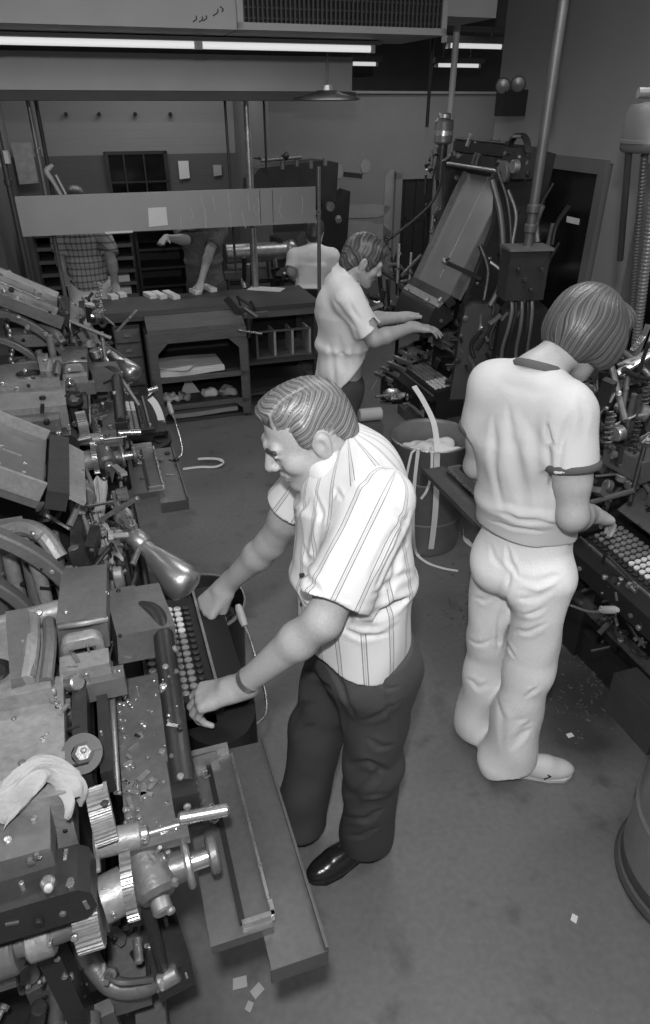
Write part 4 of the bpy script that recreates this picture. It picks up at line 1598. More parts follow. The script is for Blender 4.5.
# ---------------------------------------------------------------- the composing bench and what stands at the back
def back():
    # long grey panel over the bench
    t = thing('hanging_shelf', 'long grey metal panel on posts above the composing bench', 'panel', W(.65, 5.64, 0), TURN)
    b = MB()
    rbox(b, -.455, 1.75, 5.625, 5.645, 1.378, 1.64)
    b.build('face_panel', 'duct', t, True)
    b = MB()
    rbox(b, -.455, 1.75, 5.645, 5.86, 1.40, 1.415)
    b.build('shelf_board', 'duct_dark', t, True)
    for u in (1.775,):
        b = MB()
        b.cyl(W(u, 5.62, 0), W(u, 5.62, 1.78), .016, seg=14)
        b.build('post', 'pipe', t, True)
        b = MB()
        rbox(b, u - .03, u + .012, 5.60, 5.64, 1.44, 1.47)
        b.build('clamp', 'steel', t, True)
    b = MB()
    rbox(b, -.46, -.43, 5.64, 5.68, 0, 1.64)
    b.build('post', 'pipe_dark', t, True)
    for i in range(2):
        b = MB()
        u = 1.30 + i * .10
        rbox(b, u - .002, u + .002, 5.622, 5.626, 1.39, 1.63, 0)
        b.build('seam', 'duct_dark', t, True)
    # streaks of dried paint
    rg = random.Random(4)
    for i in range(16):
        u = rg.uniform(.62, 1.68)
        z1 = rg.uniform(1.46, 1.62)
        b = MB()
        b.ribbon([W(u, 5.6235, z1), W(u + rg.uniform(-.006, .012), 5.6235, z1 - rg.uniform(.03, .07)), W(u + rg.uniform(-.004, .02), 5.6235, z1 - rg.uniform(.08, .13))], EX, rg.uniform(.003, .007), .001, 4)
        b.build('paint_streak', 'enamel', t, True)
    b = MB()
    pp = [at(148, 208, v=5.622), at(166, 207, v=5.622), at(168, 225, v=5.622), at(149, 227, v=5.622)]
    o = pp[3]
    b.prism([((p - o).dot(EX), p.z - o.z) for p in pp], o, EX, UP, .002, 0)
    tag(recenter(b.build('paper_note', 'paper'), o), 'white paper taped to the middle of the long grey panel', 'paper')
    b = MB()
    rbox(b, .12, .32, 5.617, 5.624, 1.372, 1.386, 0)
    tag(recenter(b.build('paper_strip', 'paper'), W(.2, 5.62, 1.37)), 'narrow white strip along the lower edge of the long grey panel', 'paper')

    # bench top with legs
    t = thing('composing_bench', 'long dark bench table across the back of the room', 'bench', W(.7, 5.6, 0), TURN)
    b = MB()
    rbox(b, -.16, 1.69, 5.32, 5.95, .795, .83)
    b.build('bench_top', 'wood_dark', t, True)
    for u in (-.13, 1.665):
        for v in (5.36, 5.91):
            b = MB()
            rbox(b, u - .025, u + .025, v - .025, v + .025, 0, .795)
            b.build('leg', 'wood_dark', t, True)
    b = MB()
    rbox(b, 1.06, 1.69, 5.325, 5.35, .74, .795)
    b.build('apron', 'wood_mid', t, True)
    b = MB()
    rbox(b, 1.06, 1.665, 5.33, 5.92, .36, .385)
    b.build('lower_shelf', 'wood_dark', t, True)
    b = MB()
    rbox(b, 1.06, 1.665, 5.33, 5.92, .10, .125)
    b.build('lower_shelf', 'wood_dark', t, True)
    b = MB()
    rbox(b, 1.06, 1.665, 5.92, 5.94, .12, .78)
    b.build('back_board', 'iron_black', t, True)
    b = MB()
    rbox(b, -.12, .24, 5.9, 5.92, .10, .78)
    b.build('back_board', 'iron_black', t, True)
    # slotted rack on the lower shelf
    r = thing('slotted_rack', 'upright rack with pale dividers on the shelf under the bench', 'rack', W(1.4, 5.45, .386), TURN)
    b = MB()
    rbox(b, 1.16, 1.63, 5.39, 5.60, .386, .40)
    b.build('base', 'wood_mid', r, True)
    for i in range(4):
        u = 1.17 + i * .15
        b = MB()
        rbox(b, u - .009, u + .009, 5.39, 5.60, .40, .60)
        b.build('divider', 'wood_light' if i else 'wood_mid', r, True)
    b = MB()
    rbox(b, 1.16, 1.63, 5.39, 5.405, .60, .615)
    b.build('rail', 'wood_mid', r, True)

    # the wooden cabinet with the notched openings
    t = thing('composing_cabinet', 'dark wooden cabinet with clipped corner openings full of papers', 'cabinet', W(.65, 5.5, 0), TURN)
    u0, u1, v0 = .28, 1.05, 5.16
    b = MB()
    rbox(b, u0 + .02, u1 - .02, v0, 5.9, .73, .76)
    b.prism([(5.17, .76), (5.318, .76), (5.318, .826)], W(u0 + .02, 0, 0), EY, UP, u1 - u0 - .04, .003)
    b.build('cabinet_top', 'wood_mid', t, True)
    for u in (u0, u1 - .035):
        b = MB()
        rbox(b, u, u + .035, v0, 5.9, 0, .73)
        b.build('side_panel', 'wood_dark', t, True)
    b = MB()
    rbox(b, u0 + .035, u1 - .035, 5.86, 5.88, .03, .73)
    b.build('back_board', 'wood_dark', t, True)
    for z in (.36, .12, .005):
        b = MB()
        rbox(b, u0 + .035, u1 - .035, v0 + .02, 5.86, z, z + .022)
        b.build('shelf', 'wood_dark', t, True)
    b = MB()
    rbox(b, u0 + .01, u1 - .01, v0 - .012, v0 + .01, .655, .735)
    rbox(b, u0 + .01, u0 + .075, v0 - .012, v0 + .01, .03, .66)
    rbox(b, u1 - .075, u1 - .01, v0 - .012, v0 + .01, .03, .66)
    for s_, q in ((1, u0 + .07), (-1, u1 - .07)):
        b.prism([(0, 0), (.09 * s_, 0), (0, -.09)], W(q, v0 + .01, .66), EX, UP, .022, 0)
        b.prism([(0, 0), (.06 * s_, 0), (0, -.05)], W(q, v0 + .01, .125), EX, UP, .022, 0)
    rbox(b, u0 + .01, u1 - .01, v0 - .012, v0 + .01, .125, .16)
    rbox(b, u0 + .01, u1 - .01, v0 - .012, v0 + .01, .35, .385)
    b.build('face_frame', 'wood_mid', t, True)

    def sheet(name, label, c, w, d, h, rz, m, cat='paper', warp=.004, group=None):
        b = MB()
        R = rotz(TURN + rz)
        b.sheet(lambda p, q: V(c) + R @ V(((p - .5) * w, (q - .5) * d, h + warp * math.sin(5 * p + 3 * q + c[0] * 9) + .5 * warp * math.sin(9 * q - 4 * p))), 8, 6, h)
        return tag(recenter(b.build(name, m, smooth=1.0), c), label, cat, group)
    sheet('paper_stack', 'large pale paper stack on the top shelf of the notched cabinet', W(.60, 5.36, .390), .50, .36, .035, .03, 'paper')
    sheet('paper_sheet', 'loose sheet hanging over the edge of the pale paper stack', W(.52, 5.30, .436), .24, .26, .004, -.5, 'paper')
    sheet('paper_stack', 'wide flat newsprint bundle on the bottom shelf of the notched cabinet', W(.68, 5.36, .036), .52, .32, .035, 0, 'paper_grey')
    sheet('paper_roll', 'small white paper packet on top of the newsprint bundle', W(.58, 5.34, .080), .15, .09, .03, .1, 'paper')
    rg = random.Random(9)
    b = MB()
    c_ = W(.60, 5.43, .144)
    o = b.prism([(-.085, 0), (.075, 0), (.0, .13), (-.02, .13)], c_, EX, (UP * .9 + EY * .43), .004, 0)
    tag(recenter(b.build('paper_scrap', 'paper'), c_), 'white folded scrap standing up on the middle cabinet shelf', 'paper')
    for i, (u, lab) in enumerate(((.42, 'crumpled grey scrap at the window end of the middle cabinet shelf'), (.53, 'crumpled scrap in front of the white folded scrap'), (.74, 'crumpled bundle beside the coil on the middle cabinet shelf'), (.90, 'crumpled scrap against the end of the middle cabinet shelf'))):
        P = [el(W(u + rg.uniform(-.03, .03), 5.33 + rg.uniform(-.04, .04), .165 + rg.uniform(-.01, .01)), (rg.uniform(.03, .06), rg.uniform(.03, .05), rg.uniform(.015, .03)), k=.01) for _ in range(6)]
        pts, q = sdf_mesh(P, .005, wrinkles((), .008, i + 50, 90), floor=.143)
        o = np_mesh('paper_scrap', pts, q, 'paper_grey' if i % 2 else 'paper', None, W(u, 5.33, .143))
        tag(o, lab, 'paper')
    b = MB()
    c_ = W(.86, 5.34, .155)
    b.lathe([(.035, -.01), (.05, -.01), (.05, .012), (.035, .012), (.035, -.01)], c_, (0, 0, 1), 28, caps=False)
    tag(recenter(b.build('wire_coil', 'worn_steel', smooth=.8), c_), 'coil of light strip on the middle cabinet shelf', 'coil')

    # small drawers and case under the bench, near the second machine
    t = thing('drawer_unit', 'narrow column of small dark drawers under the bench', 'drawers', W(.17, 5.4, 0), TURN)
    b = MB()
    rbox(b, .06, .26, 5.36, 5.84, .0, .76)
    b.build('carcass', 'wood_dark', t, True)
    for i in range(6):
        z = .06 + i * .115
        b = MB()
        rbox(b, .07, .25, 5.345, 5.362, z, z + .10)
        d = b.build('drawer', 'wood_mid', t, True)
        b = MB()
        rbox(b, .13, .18, 5.335, 5.346, z + .045, z + .06, .002)
        b.build('label_holder', 'worn_steel', d, True)
    t = thing('floor_rack', 'low open rack of dark slats under the end of the bench', 'rack', W(-.02, 5.5, 0), TURN)
    for i in range(5):
        b = MB()
        rbox(b, -.10, .05, 5.38, 5.86, .10 + i * .13, .125 + i * .13)
        b.build('slat', 'wood_mid', t, True)
    for v in (5.38, 5.86):
        b = MB()
        rbox(b, -.105, -.085, v - .012, v + .012, 0, .70)
        b.build('upright', 'wood_dark', t, True)

    # little trays of type slugs on the bench
    slugs = [(86, 299, .06, 'small white slug at the end of the bench nearest the angled machine'), (89, 306, .05, 'small white slug lying in front of the endmost one'), (112, 297, .07, 'white slug in front of the man in the plaid shirt, first of two'), (121, 295, .06, 'white slug in front of the man in the plaid shirt, second of two'),
             (149, 296, .10, 'white slug, first of the three lying together'), (158, 296, .13, 'white slug, middle of the three lying together'), (170, 296, .15, 'white slug, last and longest of the three lying together'), (195, 292, .08, 'white slug beside the bare forearm on the bench'), (208, 289, .13, 'long white slug between bare forearm and flat sheet')]
    for px, py, L, lab in slugs:
        c_ = at(px, py, z=.845)
        b = MB()
        b.box((c_.x, c_.y + L * .3, .8455), (.058, L * 1.6, .03), TURN + .28, .006)
        tag(recenter(b.build('type_slug', 'paper'), (c_.x, c_.y, .8305)), lab, 'slug', 'white slugs on the bench')
    c_ = at(266, 289, z=.832)
    sheet('paper_sheet', 'flat white sheet lying near the end of the bench', (c_.x, c_.y, .8312), .30, .14, .003, -.55, 'paper', 'paper', .0005)
    # black vice / machine arm on the bench end
    t = thing('bench_vice', 'dark iron clamp standing against the bench edge', 'clamp', W(1.02, 5.2, .6), TURN)
    b = MB()
    b.bar(at(226, 298, v=5.28), at(243, 318, v=5.26), .03, .05)
    b.build('arm', 'iron_dark', t, True)
    b = MB()
    b.bar(at(243, 316, v=5.26), at(268, 313, v=5.27), .05, .03)
    b.build('jaw', 'iron_grey', t, True)
    b = MB()
    b.cyl(at(249, 318, v=5.16), at(249, 338, v=5.14), .03, .018, bev=.004)
    b.build('screw_body', 'iron_black', t, True)
    b = MB()
    b.cyl(at(238, 330, v=5.12), at(262, 334, v=5.12), .008)
    b.build('tommy_bar', 'steel', t, True)

    rgv = random.Random(8)
    for i in range(9):
        b = MB()
        q = at(rgv.uniform(232, 262), rgv.uniform(300, 340), v=rgv.uniform(5.17, 5.26))
        d = V((rgv.uniform(-1, 1), 0, rgv.uniform(-1, 1))).normalized() * rgv.uniform(.02, .07)
        b.cyl(q - d, q + d, rgv.uniform(.006, .016), seg=10, bev=.002)
        b.build('clamp_rod', rgv.choice(('iron_dark', 'iron_black', 'iron_grey')), t, True)

    # type case racks behind the man in plaid
    for i, (u0, u1, v, z1, lab) in enumerate(((-.45, -.18, 6.75, 1.28, 'rack of dark type cases behind the bench at the panel end'), (.06, .36, 6.75, 1.28, 'rack with white paper packets behind the man in plaid'))):
        t = thing('case_rack', lab, 'rack', W((u0 + u1) / 2, v, 0), TURN)
        for u in (u0, u1):
            b = MB()
            rbox(b, u - .012, u + .012, v, v + .45, 0, z1)
            b.build('upright', 'iron_dark', t, True)
        for k in range(11):
            z = .10 + k * .11
            b = MB()
            rbox(b, u0, u1, v - .01, v + .45, z, z + .03)
            b.build('case', 'wood_mid', t, True)
        b = MB()
        rbox(b, u0, u1, v + .44, v + .46, 0, z1)
        b.build('back_board', 'iron_black', t, True)
    for k, lab in ((5, 'paper packet on a middle level of the rack behind plaid man'), (6, 'upper paper packet on the rack behind plaid man'), (4, 'lowest paper packet on the rack behind plaid man')):
        z = .13 + k * .11 + .001
        b = MB()
        rbox(b, .10 + .02 * (k % 2), .30, 6.745, 7.0, z, z + .055)
        tag(recenter(b.build('paper_packet', 'paper'), W(.2, 6.85, z)), lab, 'packet', 'paper packets on the rack')
    # dark slatted trolley between the standing men
    t = thing('shelf_trolley', 'tall dark shelf unit standing between the two men at the bench', 'shelf', W(.62, 7.2, 0), TURN)
    for u in (.42, .86):
        b = MB()
        rbox(b, u - .012, u + .012, 7.0, 7.4, 0, 1.35)
        b.build('upright', 'iron_dark', t, True)
    for k in range(7):
        b = MB()
        rbox(b, .42, .86, 7.0, 7.4, .15 + k * .17, .17 + k * .17)
        b.build('shelf', 'iron_dark', t, True)
    b = MB()
    rbox(b, .42, .86, 7.39, 7.41, .1, 1.35)
    b.build('back_board', 'iron_black', t, True)

    # white anglepoise-like lamp above the panel
    t = thing('arm_lamp', 'white bent-arm lamp standing up behind the end of the panel', 'lamp', W(-.2, 5.8, 1.415), TURN)
    b = MB()
    b.tube([at(62, 197, v=5.78), at(54, 183, v=5.78), at(47, 172, v=5.78), at(49, 168, v=5.78), at(53, 165, v=5.78)], [.012, .014, .020, .018, .010], 10)
    b.build('arm', 'enamel', t, True)
    b = MB()
    b.bar(at(56, 175, v=5.75), at(66, 194, v=5.75), .035, .012)
    b.build('tube_shade', 'enamel', t, True)
    b = MB()
    rbox(b, -.2, -.08, 5.72, 5.84, 1.416, 1.43)
    b.build('base', 'enamel', t, True)
    # notices
    for i, (pa, pb, m_, lab) in enumerate((((11, 143), (39, 184), 'notice', 'large pale notice sheet pinned to the brick wall beside the pipes'), ((178, 161), (190, 179), 'paper', 'small white notice on the dark painted band of the brick wall'), ((213, 165), (222, 176), 'paper_grey', 'small grey notice beside the bright post'))):
        a, c_ = at(*pa, v=8.47 if i else 8.40), at(*pb, v=8.47 if i else 8.40)
        b = MB()
        o = V((a.x, a.y, c_.z))
        w_ = (c_ - a).dot(EX)
        b.prism([(0, 0), (w_, .01), (w_, a.z - c_.z), (0, a.z - c_.z)], o, EX, UP, -.004, 0)
        tag(recenter(b.build('notice_sheet', m_), o), lab, 'notice')
    for i, px in enumerate((66, 99, 135, 170)):
        p = at(px, 114, v=8.49)
        b = MB()
        b.cyl(p, p - EY * .05, .018, bev=.003)
        tag(recenter(b.build('wall_hook', 'iron_black'), p), 'dark peg in a row high on the brick wall', 'hook', 'pegs high on the brick wall')

    # flat-bed proof press with its shiny cylinder
    t = thing('proof_press', 'iron proof press with a shiny roller behind the bench', 'press', W(1.5, 6.75, 0), TURN)
    for u in (1.16, 1.70):
        b = MB()
        b.prism([(6.5, 0), (7.0, 0), (6.95, .5), (6.92, 1.10), (6.58, 1.10), (6.55, .5)], W(u - .02, 0, 0), EY, UP, .04)
        b.build('side_frame', 'iron_dark', t, True)
    b = MB()
    b.cyl(W(1.18, 6.62, 1.0), W(1.76, 6.62, 1.0), .085, seg=32, bev=.008)
    b.build('roller', 'worn_steel', t, True)
    b = MB()
    b.sph(W(1.80, 6.60, 1.02), (.07, .07, .085))
    b.build('gear_cover', 'worn_steel', t, True)
    b = MB()
    rbox(b, 1.14, 1.74, 6.5, 7.0, .80, .86)
    b.build('bed', 'iron_grey', t, True)
    for i in range(3):
        b = MB()
        b.cyl(W(1.2, 6.56, .75 - i * .13), W(1.76, 6.56, .75 - i * .13), .018 + .01 * (i == 1))
        b.build('rail', 'worn_steel' if i == 1 else 'iron_dark', t, True)
    rg = random.Random(3)
    for i in range(10):
        b = MB()
        u = rg.uniform(1.15, 1.8)
        b.cyl(W(u, 6.5, .9 + rg.uniform(-.35, .1)), W(u, 6.44, .9 + rg.uniform(-.35, .1)), rg.uniform(.012, .035), bev=.003)
        b.build('knob' if i % 2 else 'handwheel', 'worn_steel' if i % 3 == 0 else 'iron_dark', t, True)
    # tall black caster behind
    t = thing('casting_machine', 'tall black casting machine standing against the plaster wall', 'machine', W(1.95, 6.4, 0), TURN)
    b = MB()
    b.prism([(1.42, 1.42), (2.24, 1.40), (2.26, 1.74), (2.10, 1.76), (1.52, 1.71), (1.44, 1.62)], W(0, 6.86, 0), EX, UP, .30, .012)
    b.build('head_casting', 'iron_dark', t, True)
    b = MB()
    b.prism([(2.02, 0), (2.36, 0), (2.34, .8), (2.38, 1.50), (2.26, 1.42), (2.10, 1.40), (2.02, .9)], W(0, 6.86, 0), EX, UP, .30, .012)
    b.build('column', 'iron_black', t, True)
    b = MB()
    rbox(b, 2.0, 2.42, 6.56, 6.86, 0, .12)
    b.build('base', 'iron_dark', t, True)
    for i in range(5):
        b = MB()
        b.cyl(W(1.56 + i * .13, 6.40, 1.73 - .02 * (i % 2)), W(1.56 + i * .13, 6.40, 1.79 - .02 * (i % 2)), .018)
        b.build('oil_cup', 'iron_grey', t, True)
    b = MB()
    b.tube([W(1.42, 6.4, 1.40), W(1.42, 6.4, 1.80), W(1.50, 6.4, 1.80)], .014, smooth=False)
    b.build('pipe_elbow', 'iron_black', t, True)
    b = MB()
    b.cyl(W(1.5, 6.39, 1.78), W(1.86, 6.39, 1.80), .014)
    b.build('shaft', 'iron_grey', t, True)
    b = MB()
    b.sph(W(1.72, 6.40, 1.81), .035)
    b.build('governor', 'iron_black', t, True)
    b = MB()
    b.cyl(W(2.12, 6.39, 1.40), W(2.12, 6.36, 1.40), .04)
    b.cyl(W(2.20, 6.39, 1.30), W(2.20, 6.36, 1.28), .03)
    b.build('valve', 'steel', t, True)
    b = MB()
    b.bar(W(2.25, 6.38, 1.66), W(2.42, 6.38, 1.64), .03, .04)
    b.build('bracket', 'iron_dark', t, True)

    # emergency lamp unit on the side wall corner
    t = thing('emergency_light', 'black box with two round lamp heads high beside the tall back machine', 'light', at(511, 103, y=4.9))
    c_ = at(511, 103, y=4.9)
    b = MB()
    b.box(c_, (.16, .10, .14), TURN, .008)
    b.build('case', 'iron_black', t, True)
    for px, py in ((503, 85), (518, 83)):
        p = at(px, py, y=4.86)
        b = MB()
        b.lathe([(.001, -.03), (.03, -.025), (.045, .02), (.046, .03), (.001, .034)], p, (-.2, -1, -.25), 24)
        h = b.build('lamp_head', 'iron_dark', t, True)
        b = MB()
        b.lathe([(.040, .030), (.03, .036), (.001, .039)], p, (-.2, -1, -.25), 24, caps=False)
        b.build('lens', 'pipe', h, True)


back()
man_back((at(86, 270, y=6.02).x, 6.05, 0), (.35, -.94, 0), 1.66, 'standing man in a plaid shirt and pale trousers, head hidden by the panel', 'plaid_shirt', 'jeans',
         [(at(100, 250, y=5.95).x + .12, 5.98, 1.10), (at(60, 262, y=6).x - .02, 6.0, 1.10)] and [(at(112, 262, y=5.92), V((at(115, 287, y=5.95).x, 5.97, .89))), (at(60, 258, y=5.95), at(64, 275, y=5.9))])
man_back((at(203, 260, y=6.25).x, 6.3, 0), (.05, -1, 0), 1.58, 'standing man in a dark checked shirt leaning a bare forearm on the bench', 'grey_shirt', 'dark_cloth',
         [(at(210, 250, y=6.1), V((at(200, 283, y=5.9).x, 5.95, .905))), (at(186, 240, y=6.1), at(166, 238, y=6.0))])
man_back((at(312, 262, y=6.35).x, 6.43, 0), (.15, 1, 0), 1.70, 'seated man in a white shirt seen from behind between post and press', 'pale_shirt', 'dark_cloth',
         [(at(292, 272, y=6.45), at(298, 284, y=6.65)), (at(334, 272, y=6.45), at(328, 284, y=6.65))], seated=True)


def chair():
    p = at(312, 285, y=6.3)
    t = thing('office_chair', 'dark chair under the seated man in the white shirt', 'chair', (p.x, 6.46, 0))
    b = MB()
    b.box((p.x, 6.50, .34), (.42, .36, .05), 0, .02)
    b.build('seat', 'iron_black', t, True)
    b = MB()
    b.box((p.x, 6.25, .68), (.34, .03, .20), euler(.08, 0, 0), .012)
    b.build('backrest', 'iron_black', t, True)
    for x in (-.12, .12):
        b = MB()
        b.tube([(p.x + x, 6.40, .315), (p.x + x, 6.26, .36), (p.x + x, 6.245, .62)], .011)
        b.build('back_support', 'pipe', t, True)
    for x in (-.17, .17):
        for y in (-.16, .16):
            b = MB()
            b.cyl((p.x + x, 6.50 + y, 0), (p.x + x * .9, 6.50 + y * .9, .32), .012)
            b.build('leg', 'pipe', t, True)


chair()
# ---------------------------------------------------------------- line casting machines
# local frame: x towards the operator, y to the operator's own side of the right hand, z up
CLUTTER = []


def linotype(name, label, loc, rz, seed, mag=(-.28, 1.38, -.05, .27, .65, .62), galley_dx=0.0, near=True, cover=False, tall=False, arches=False, tray=True, lamp=True, tone='iron_grey', housing=False, split=10, side_bar=True):
    R = random.Random(seed)
    t = thing(name, label, 'typesetting machine', loc, rz, 'typesetting machines in the room')

    def pt(nm, m, fn, parent=None, smooth=.6, label=None):
        b = MB()
        fn(b)
        o = b.build(nm, m, parent or t, smooth=smooth)
        if label:
            o['label'] = label
        return o
    # base and main casting
    pt('base_casting', 'iron_dark', lambda b: b.prism([(-1.05, -.62), (-.32, -.62), (-.22, -.35), (-.22, .42), (-.32, .58), (-1.05, .58)], (0, 0, 0), (1, 0, 0), (0, 1, 0), .14, .012))
    pt('foot_rail', tone, lambda b: b.box((-.26, -.10, .27), (.07, 1.35, .07), bev=.012))
    for y in (-.42, .48):
        pt('foot_post', 'iron_dark', lambda b: b.box((-.26, y, .12), (.12, .12, .24), bev=.01, taper=(.8, .8)))
    pt('main_column', 'iron_dark', lambda b: b.prism([(-.95, .14), (-.38, .14), (-.32, .5), (-.34, .95), (-.40, 1.06), (-.85, 1.06), (-.95, .6)], (0, .36, 0), (1, 0, 0), (0, 0, 1), .86, .015))
    pt('lower_panel', 'iron_black', lambda b: b.box((-.25, .05, .42), (.04, .80, .46), bev=.01))
    # keyboard
    kb = pt('keyboard', 'iron_black', lambda b: (b.box((-.055, -.01, .765), (.20, .50, .05), euler(0, .12, 0), .008), b.box((-.13, 0, .70), (.30, .58, .10), bev=.012)))
    for i in range(6):
        for j in range(15):
            x = -.128 + i * .026
            y = -.205 + j * .0275
            z = .7985 - i * .0032
            mk = 'key_white' if (j >= split and i != 5) else ('key_black' if i == 5 else 'key_grey')
            b = MB()
            b.lathe([(.0095, 0), (.0112, .003), (.0108, .009), (.0085, .0105), (.001, .010)], (x, y, z), (.12, 0, 1), 10, .92, 1.08)
            b.build('key', mk, kb)
    pt('front_ledge', 'iron_black', lambda b: (b.box((.078, .02, .772), (.080, .52, .022), bev=.007), b.box((.112, .02, .745), (.014, .52, .07), bev=.005)))
    pt('ledge_strip', 'worn_steel', lambda b: b.box((.040, .02, .786), (.008, .50, .008), bev=.002))
    pt('end_cover', 'iron_black', lambda b: b.prism([(-.07, -.16)] + [(.028 + .105 * math.cos(a), -.235 + .135 * math.sin(a)) for a in [PI - PI * i / 18 + PI for i in range(19)][::-1]] + [(.130, -.16)], (0, 0, .58), (1, 0, 0), (0, 1, 0), .17, .02), smooth=1.0, label='black rounded end of the keyboard')
    pt('space_bar', 'key_black', lambda b: b.box((-.02, -.235, .795), (.16, .026, .02), bev=.006))
    pt('shift_rod', 'steel', lambda b: b.tube([(.175, .13, .74), (.19, .05, .68), (.18, -.16, .60), (.05, -.2, .60)], .0045))
    pt('shift_handle', 'wood_light', lambda b: b.lathe([(.001, -.035), (.011, -.033), (.014, -.01), (.013, .03), (.008, .042), (.001, .044)], (.176, .135, .745), (-.1, .75, .55), 16), label='pale wooden lever handle')
    # knuckle and bent guard bar over the keyboard end
    pt('knuckle_casting', tone, lambda b: b.box((-.135, -.225, 1.09), (.135, .185, .085), euler(0, .1, .1), .03))
    pt('guard_bar', 'iron_dark', lambda b: b.tube([(-.13, -.20, 1.108), (-.100, -.235, 1.115), (-.086, -.29, 1.108), (-.088, -.38, 1.088), (-.098, -.70, 1.045)], .024, 16), label='dark round guard bar')
    pt('guard_collar', 'steel', lambda b: b.sph((-.105, -.47, 1.09), .012))
    pt('guard_bracket', 'iron_black', lambda b: b.box((-.098, -.685, 1.0), (.05, .09, .11), bev=.006))
    tb = pt('table_plate', tone, lambda b: b.box((-.160, -.545, .985), (.115, .46, .022), bev=.005), label='oily flat plate with screws and metal crumbs')
    for i in range(46):
        x, y = -.212 + abs(R.gauss(0, .022)), R.uniform(-.74, -.33)
        r = R.uniform(.003, .008)
        b = MB()
        if i % 3:
            b.cyl((x, y, .994), (x, y, .999 + r), r, seg=8, bev=.001)
        else:
            b.box((x, y, .999), (r * 4, r * 1.6, .008), R.uniform(0, 3), .001)
        b.build('screw_head' if i % 3 else 'clip', 'worn_steel', tb)
    # vise frame
    pt('vise_frame', 'iron_dark', lambda b: (b.box((-.272, -.50, 1.10), (.028, .36, .10), bev=.006)))
    pt('vise_side_bar', 'iron_dark', lambda b: b.box((-.232, -.48, 1.085), (.022, .40, .06), bev=.004))
    pt('vise_rod', 'worn_steel', lambda b: b.cyl((-.222, -.68, 1.05), (-.214, -.34, 1.08), .007))
    pt('clevis', 'iron_light', lambda b: b.prism([(-.302, 1.115), (-.302, 1.195), (-.288, 1.212), (-.228, 1.212), (-.214, 1.195), (-.214, 1.115), (-.236, 1.115), (-.236, 1.178), (-.280, 1.178), (-.280, 1.115)], (0, -.395, 0), (1, 0, 0), (0, 0, 1), -.03, .006))
    pt('pot_mouth', 'iron_black', lambda b: b.lathe([(.001, 0), (.030, 0), (.036, .004), (.040, .010), (.036, .014), (.030, .006), (.001, .004)], (-.44, -.445, 1.203), (0, 0, 1), 26, 1, 1.25))
    pt('pot_ridge', tone, lambda b: b.tube([(-.325, -.30, 1.20), (-.318, -.40, 1.215), (-.325, -.50, 1.205)], .014))
    pt('pot_ridge', 'iron_light', lambda b: b.tube([(-.36, -.285, 1.205), (-.352, -.40, 1.225), (-.36, -.50, 1.215)], .017))
    pt('pot_ring', 'worn_steel', lambda b: b.arc((-.44, -.445, 1.203), (1, 0, 0), (0, 1, 0), .040, .047, .2, 5.6, .008, 28, .002))
    pt('clevis_block', 'iron_light', lambda b: b.box((-.255, -.43, 1.15), (.10, .05, .06), bev=.008))
    pt('clevis_block', tone, lambda b: b.box((-.225, -.455, 1.125), (.09, .04, .05), bev=.006))
    pt('clevis_pin', 'steel', lambda b: b.cyl((-.29, -.46, 1.15), (-.27, -.475, 1.165), .018, bev=.003))
    pt('cam_ring', 'iron_black', lambda b: b.arc((-.268, -.645, 1.135), (1, 0, 0), (0, .8, .6), .019, .037, 0, 2 * PI - .02, .03, 24, .003))
    pt('cam_nut', tone, lambda b: b.lathe([(.001, -.01), (.022, -.01), (.022, .024), (.014, .03), (.001, .03)], (-.265, -.648, 1.14), (0, -.6, .8), 6))
    pt('elevator_head', tone, lambda b: b.box((-.250, -.235, 1.175), (.105, .21, .085), euler(0, .05, -.05), .028))
    pt('elevator_lip', 'worn_steel', lambda b: b.tube([(-.302, -.335, 1.205), (-.25, -.35, 1.214), (-.20, -.338, 1.205)], .007))
    pt('cross_tube', 'iron_light', lambda b: b.cyl((-.75, -.30, 1.175), (-.30, -.25, 1.19), .024, bev=.003))
    pt('cross_casting', tone, lambda b: b.box((-.30, -.28, 1.14), (.10, .10, .07), bev=.01))
    # pot and mould castings at the inner end
    pt('pot_jacket', 'iron_light', lambda b: b.box((-.43, -.60, 1.09), (.26, .30, .16), euler(0, .03, .02), .03))
    pt('pot_lid', 'iron_light', lambda b: b.prism([(-.56, -.52), (-.315, -.52), (-.335, -.33), (-.40, -.27), (-.56, -.27)], (0, 0, 1.155), (1, 0, 0), (0, 1, 0), .05, .015))
    pt('pot_rib', tone, lambda b: b.box((-.375, -.40, 1.215), (.045, .20, .05), euler(.1, .1, .1), .012))
    pt('mould_wheel', tone, lambda b: (b.cyl((-.335, -.43, 1.10), (-.305, -.425, 1.11), .075, seg=32, bev=.006)))
    pt('plunger_block', tone, lambda b: b.box((-.42, -.79, 1.115), (.19, .085, .06), euler(0, .03, .03), .012))
    pt('plunger_slot', 'iron_black', lambda b: b.box((-.43, -.825, 1.125), (.09, .012, .02), euler(0, .03, .03), .003))
    for i in range(7):
        x = -.46 + .035 * i + R.uniform(-.008, .008)
        y = -.17 + R.uniform(-.05, .14)
        z = 1.16 + R.uniform(-.02, .08)
        pt('mould_post', 'iron_light' if i % 2 else tone, lambda b: b.cyl((x, y, z - .14), (x + R.uniform(-.02, .02), y + R.uniform(-.01, .05), z + R.uniform(.02, .07)), R.uniform(.014, .022), R.uniform(.014, .022), bev=.004))
    pt('mould_bar', 'iron_light', lambda b: b.tube([(-.46, .02, 1.26), (-.38, .0, 1.28), (-.33, -.04, 1.27), (-.30, -.08, 1.22)], .022))
    pt('mould_block', 'iron_light', lambda b: b.box((-.46, .03, 1.235), (.16, .10, .06), euler(.1, .1, .2), .025))
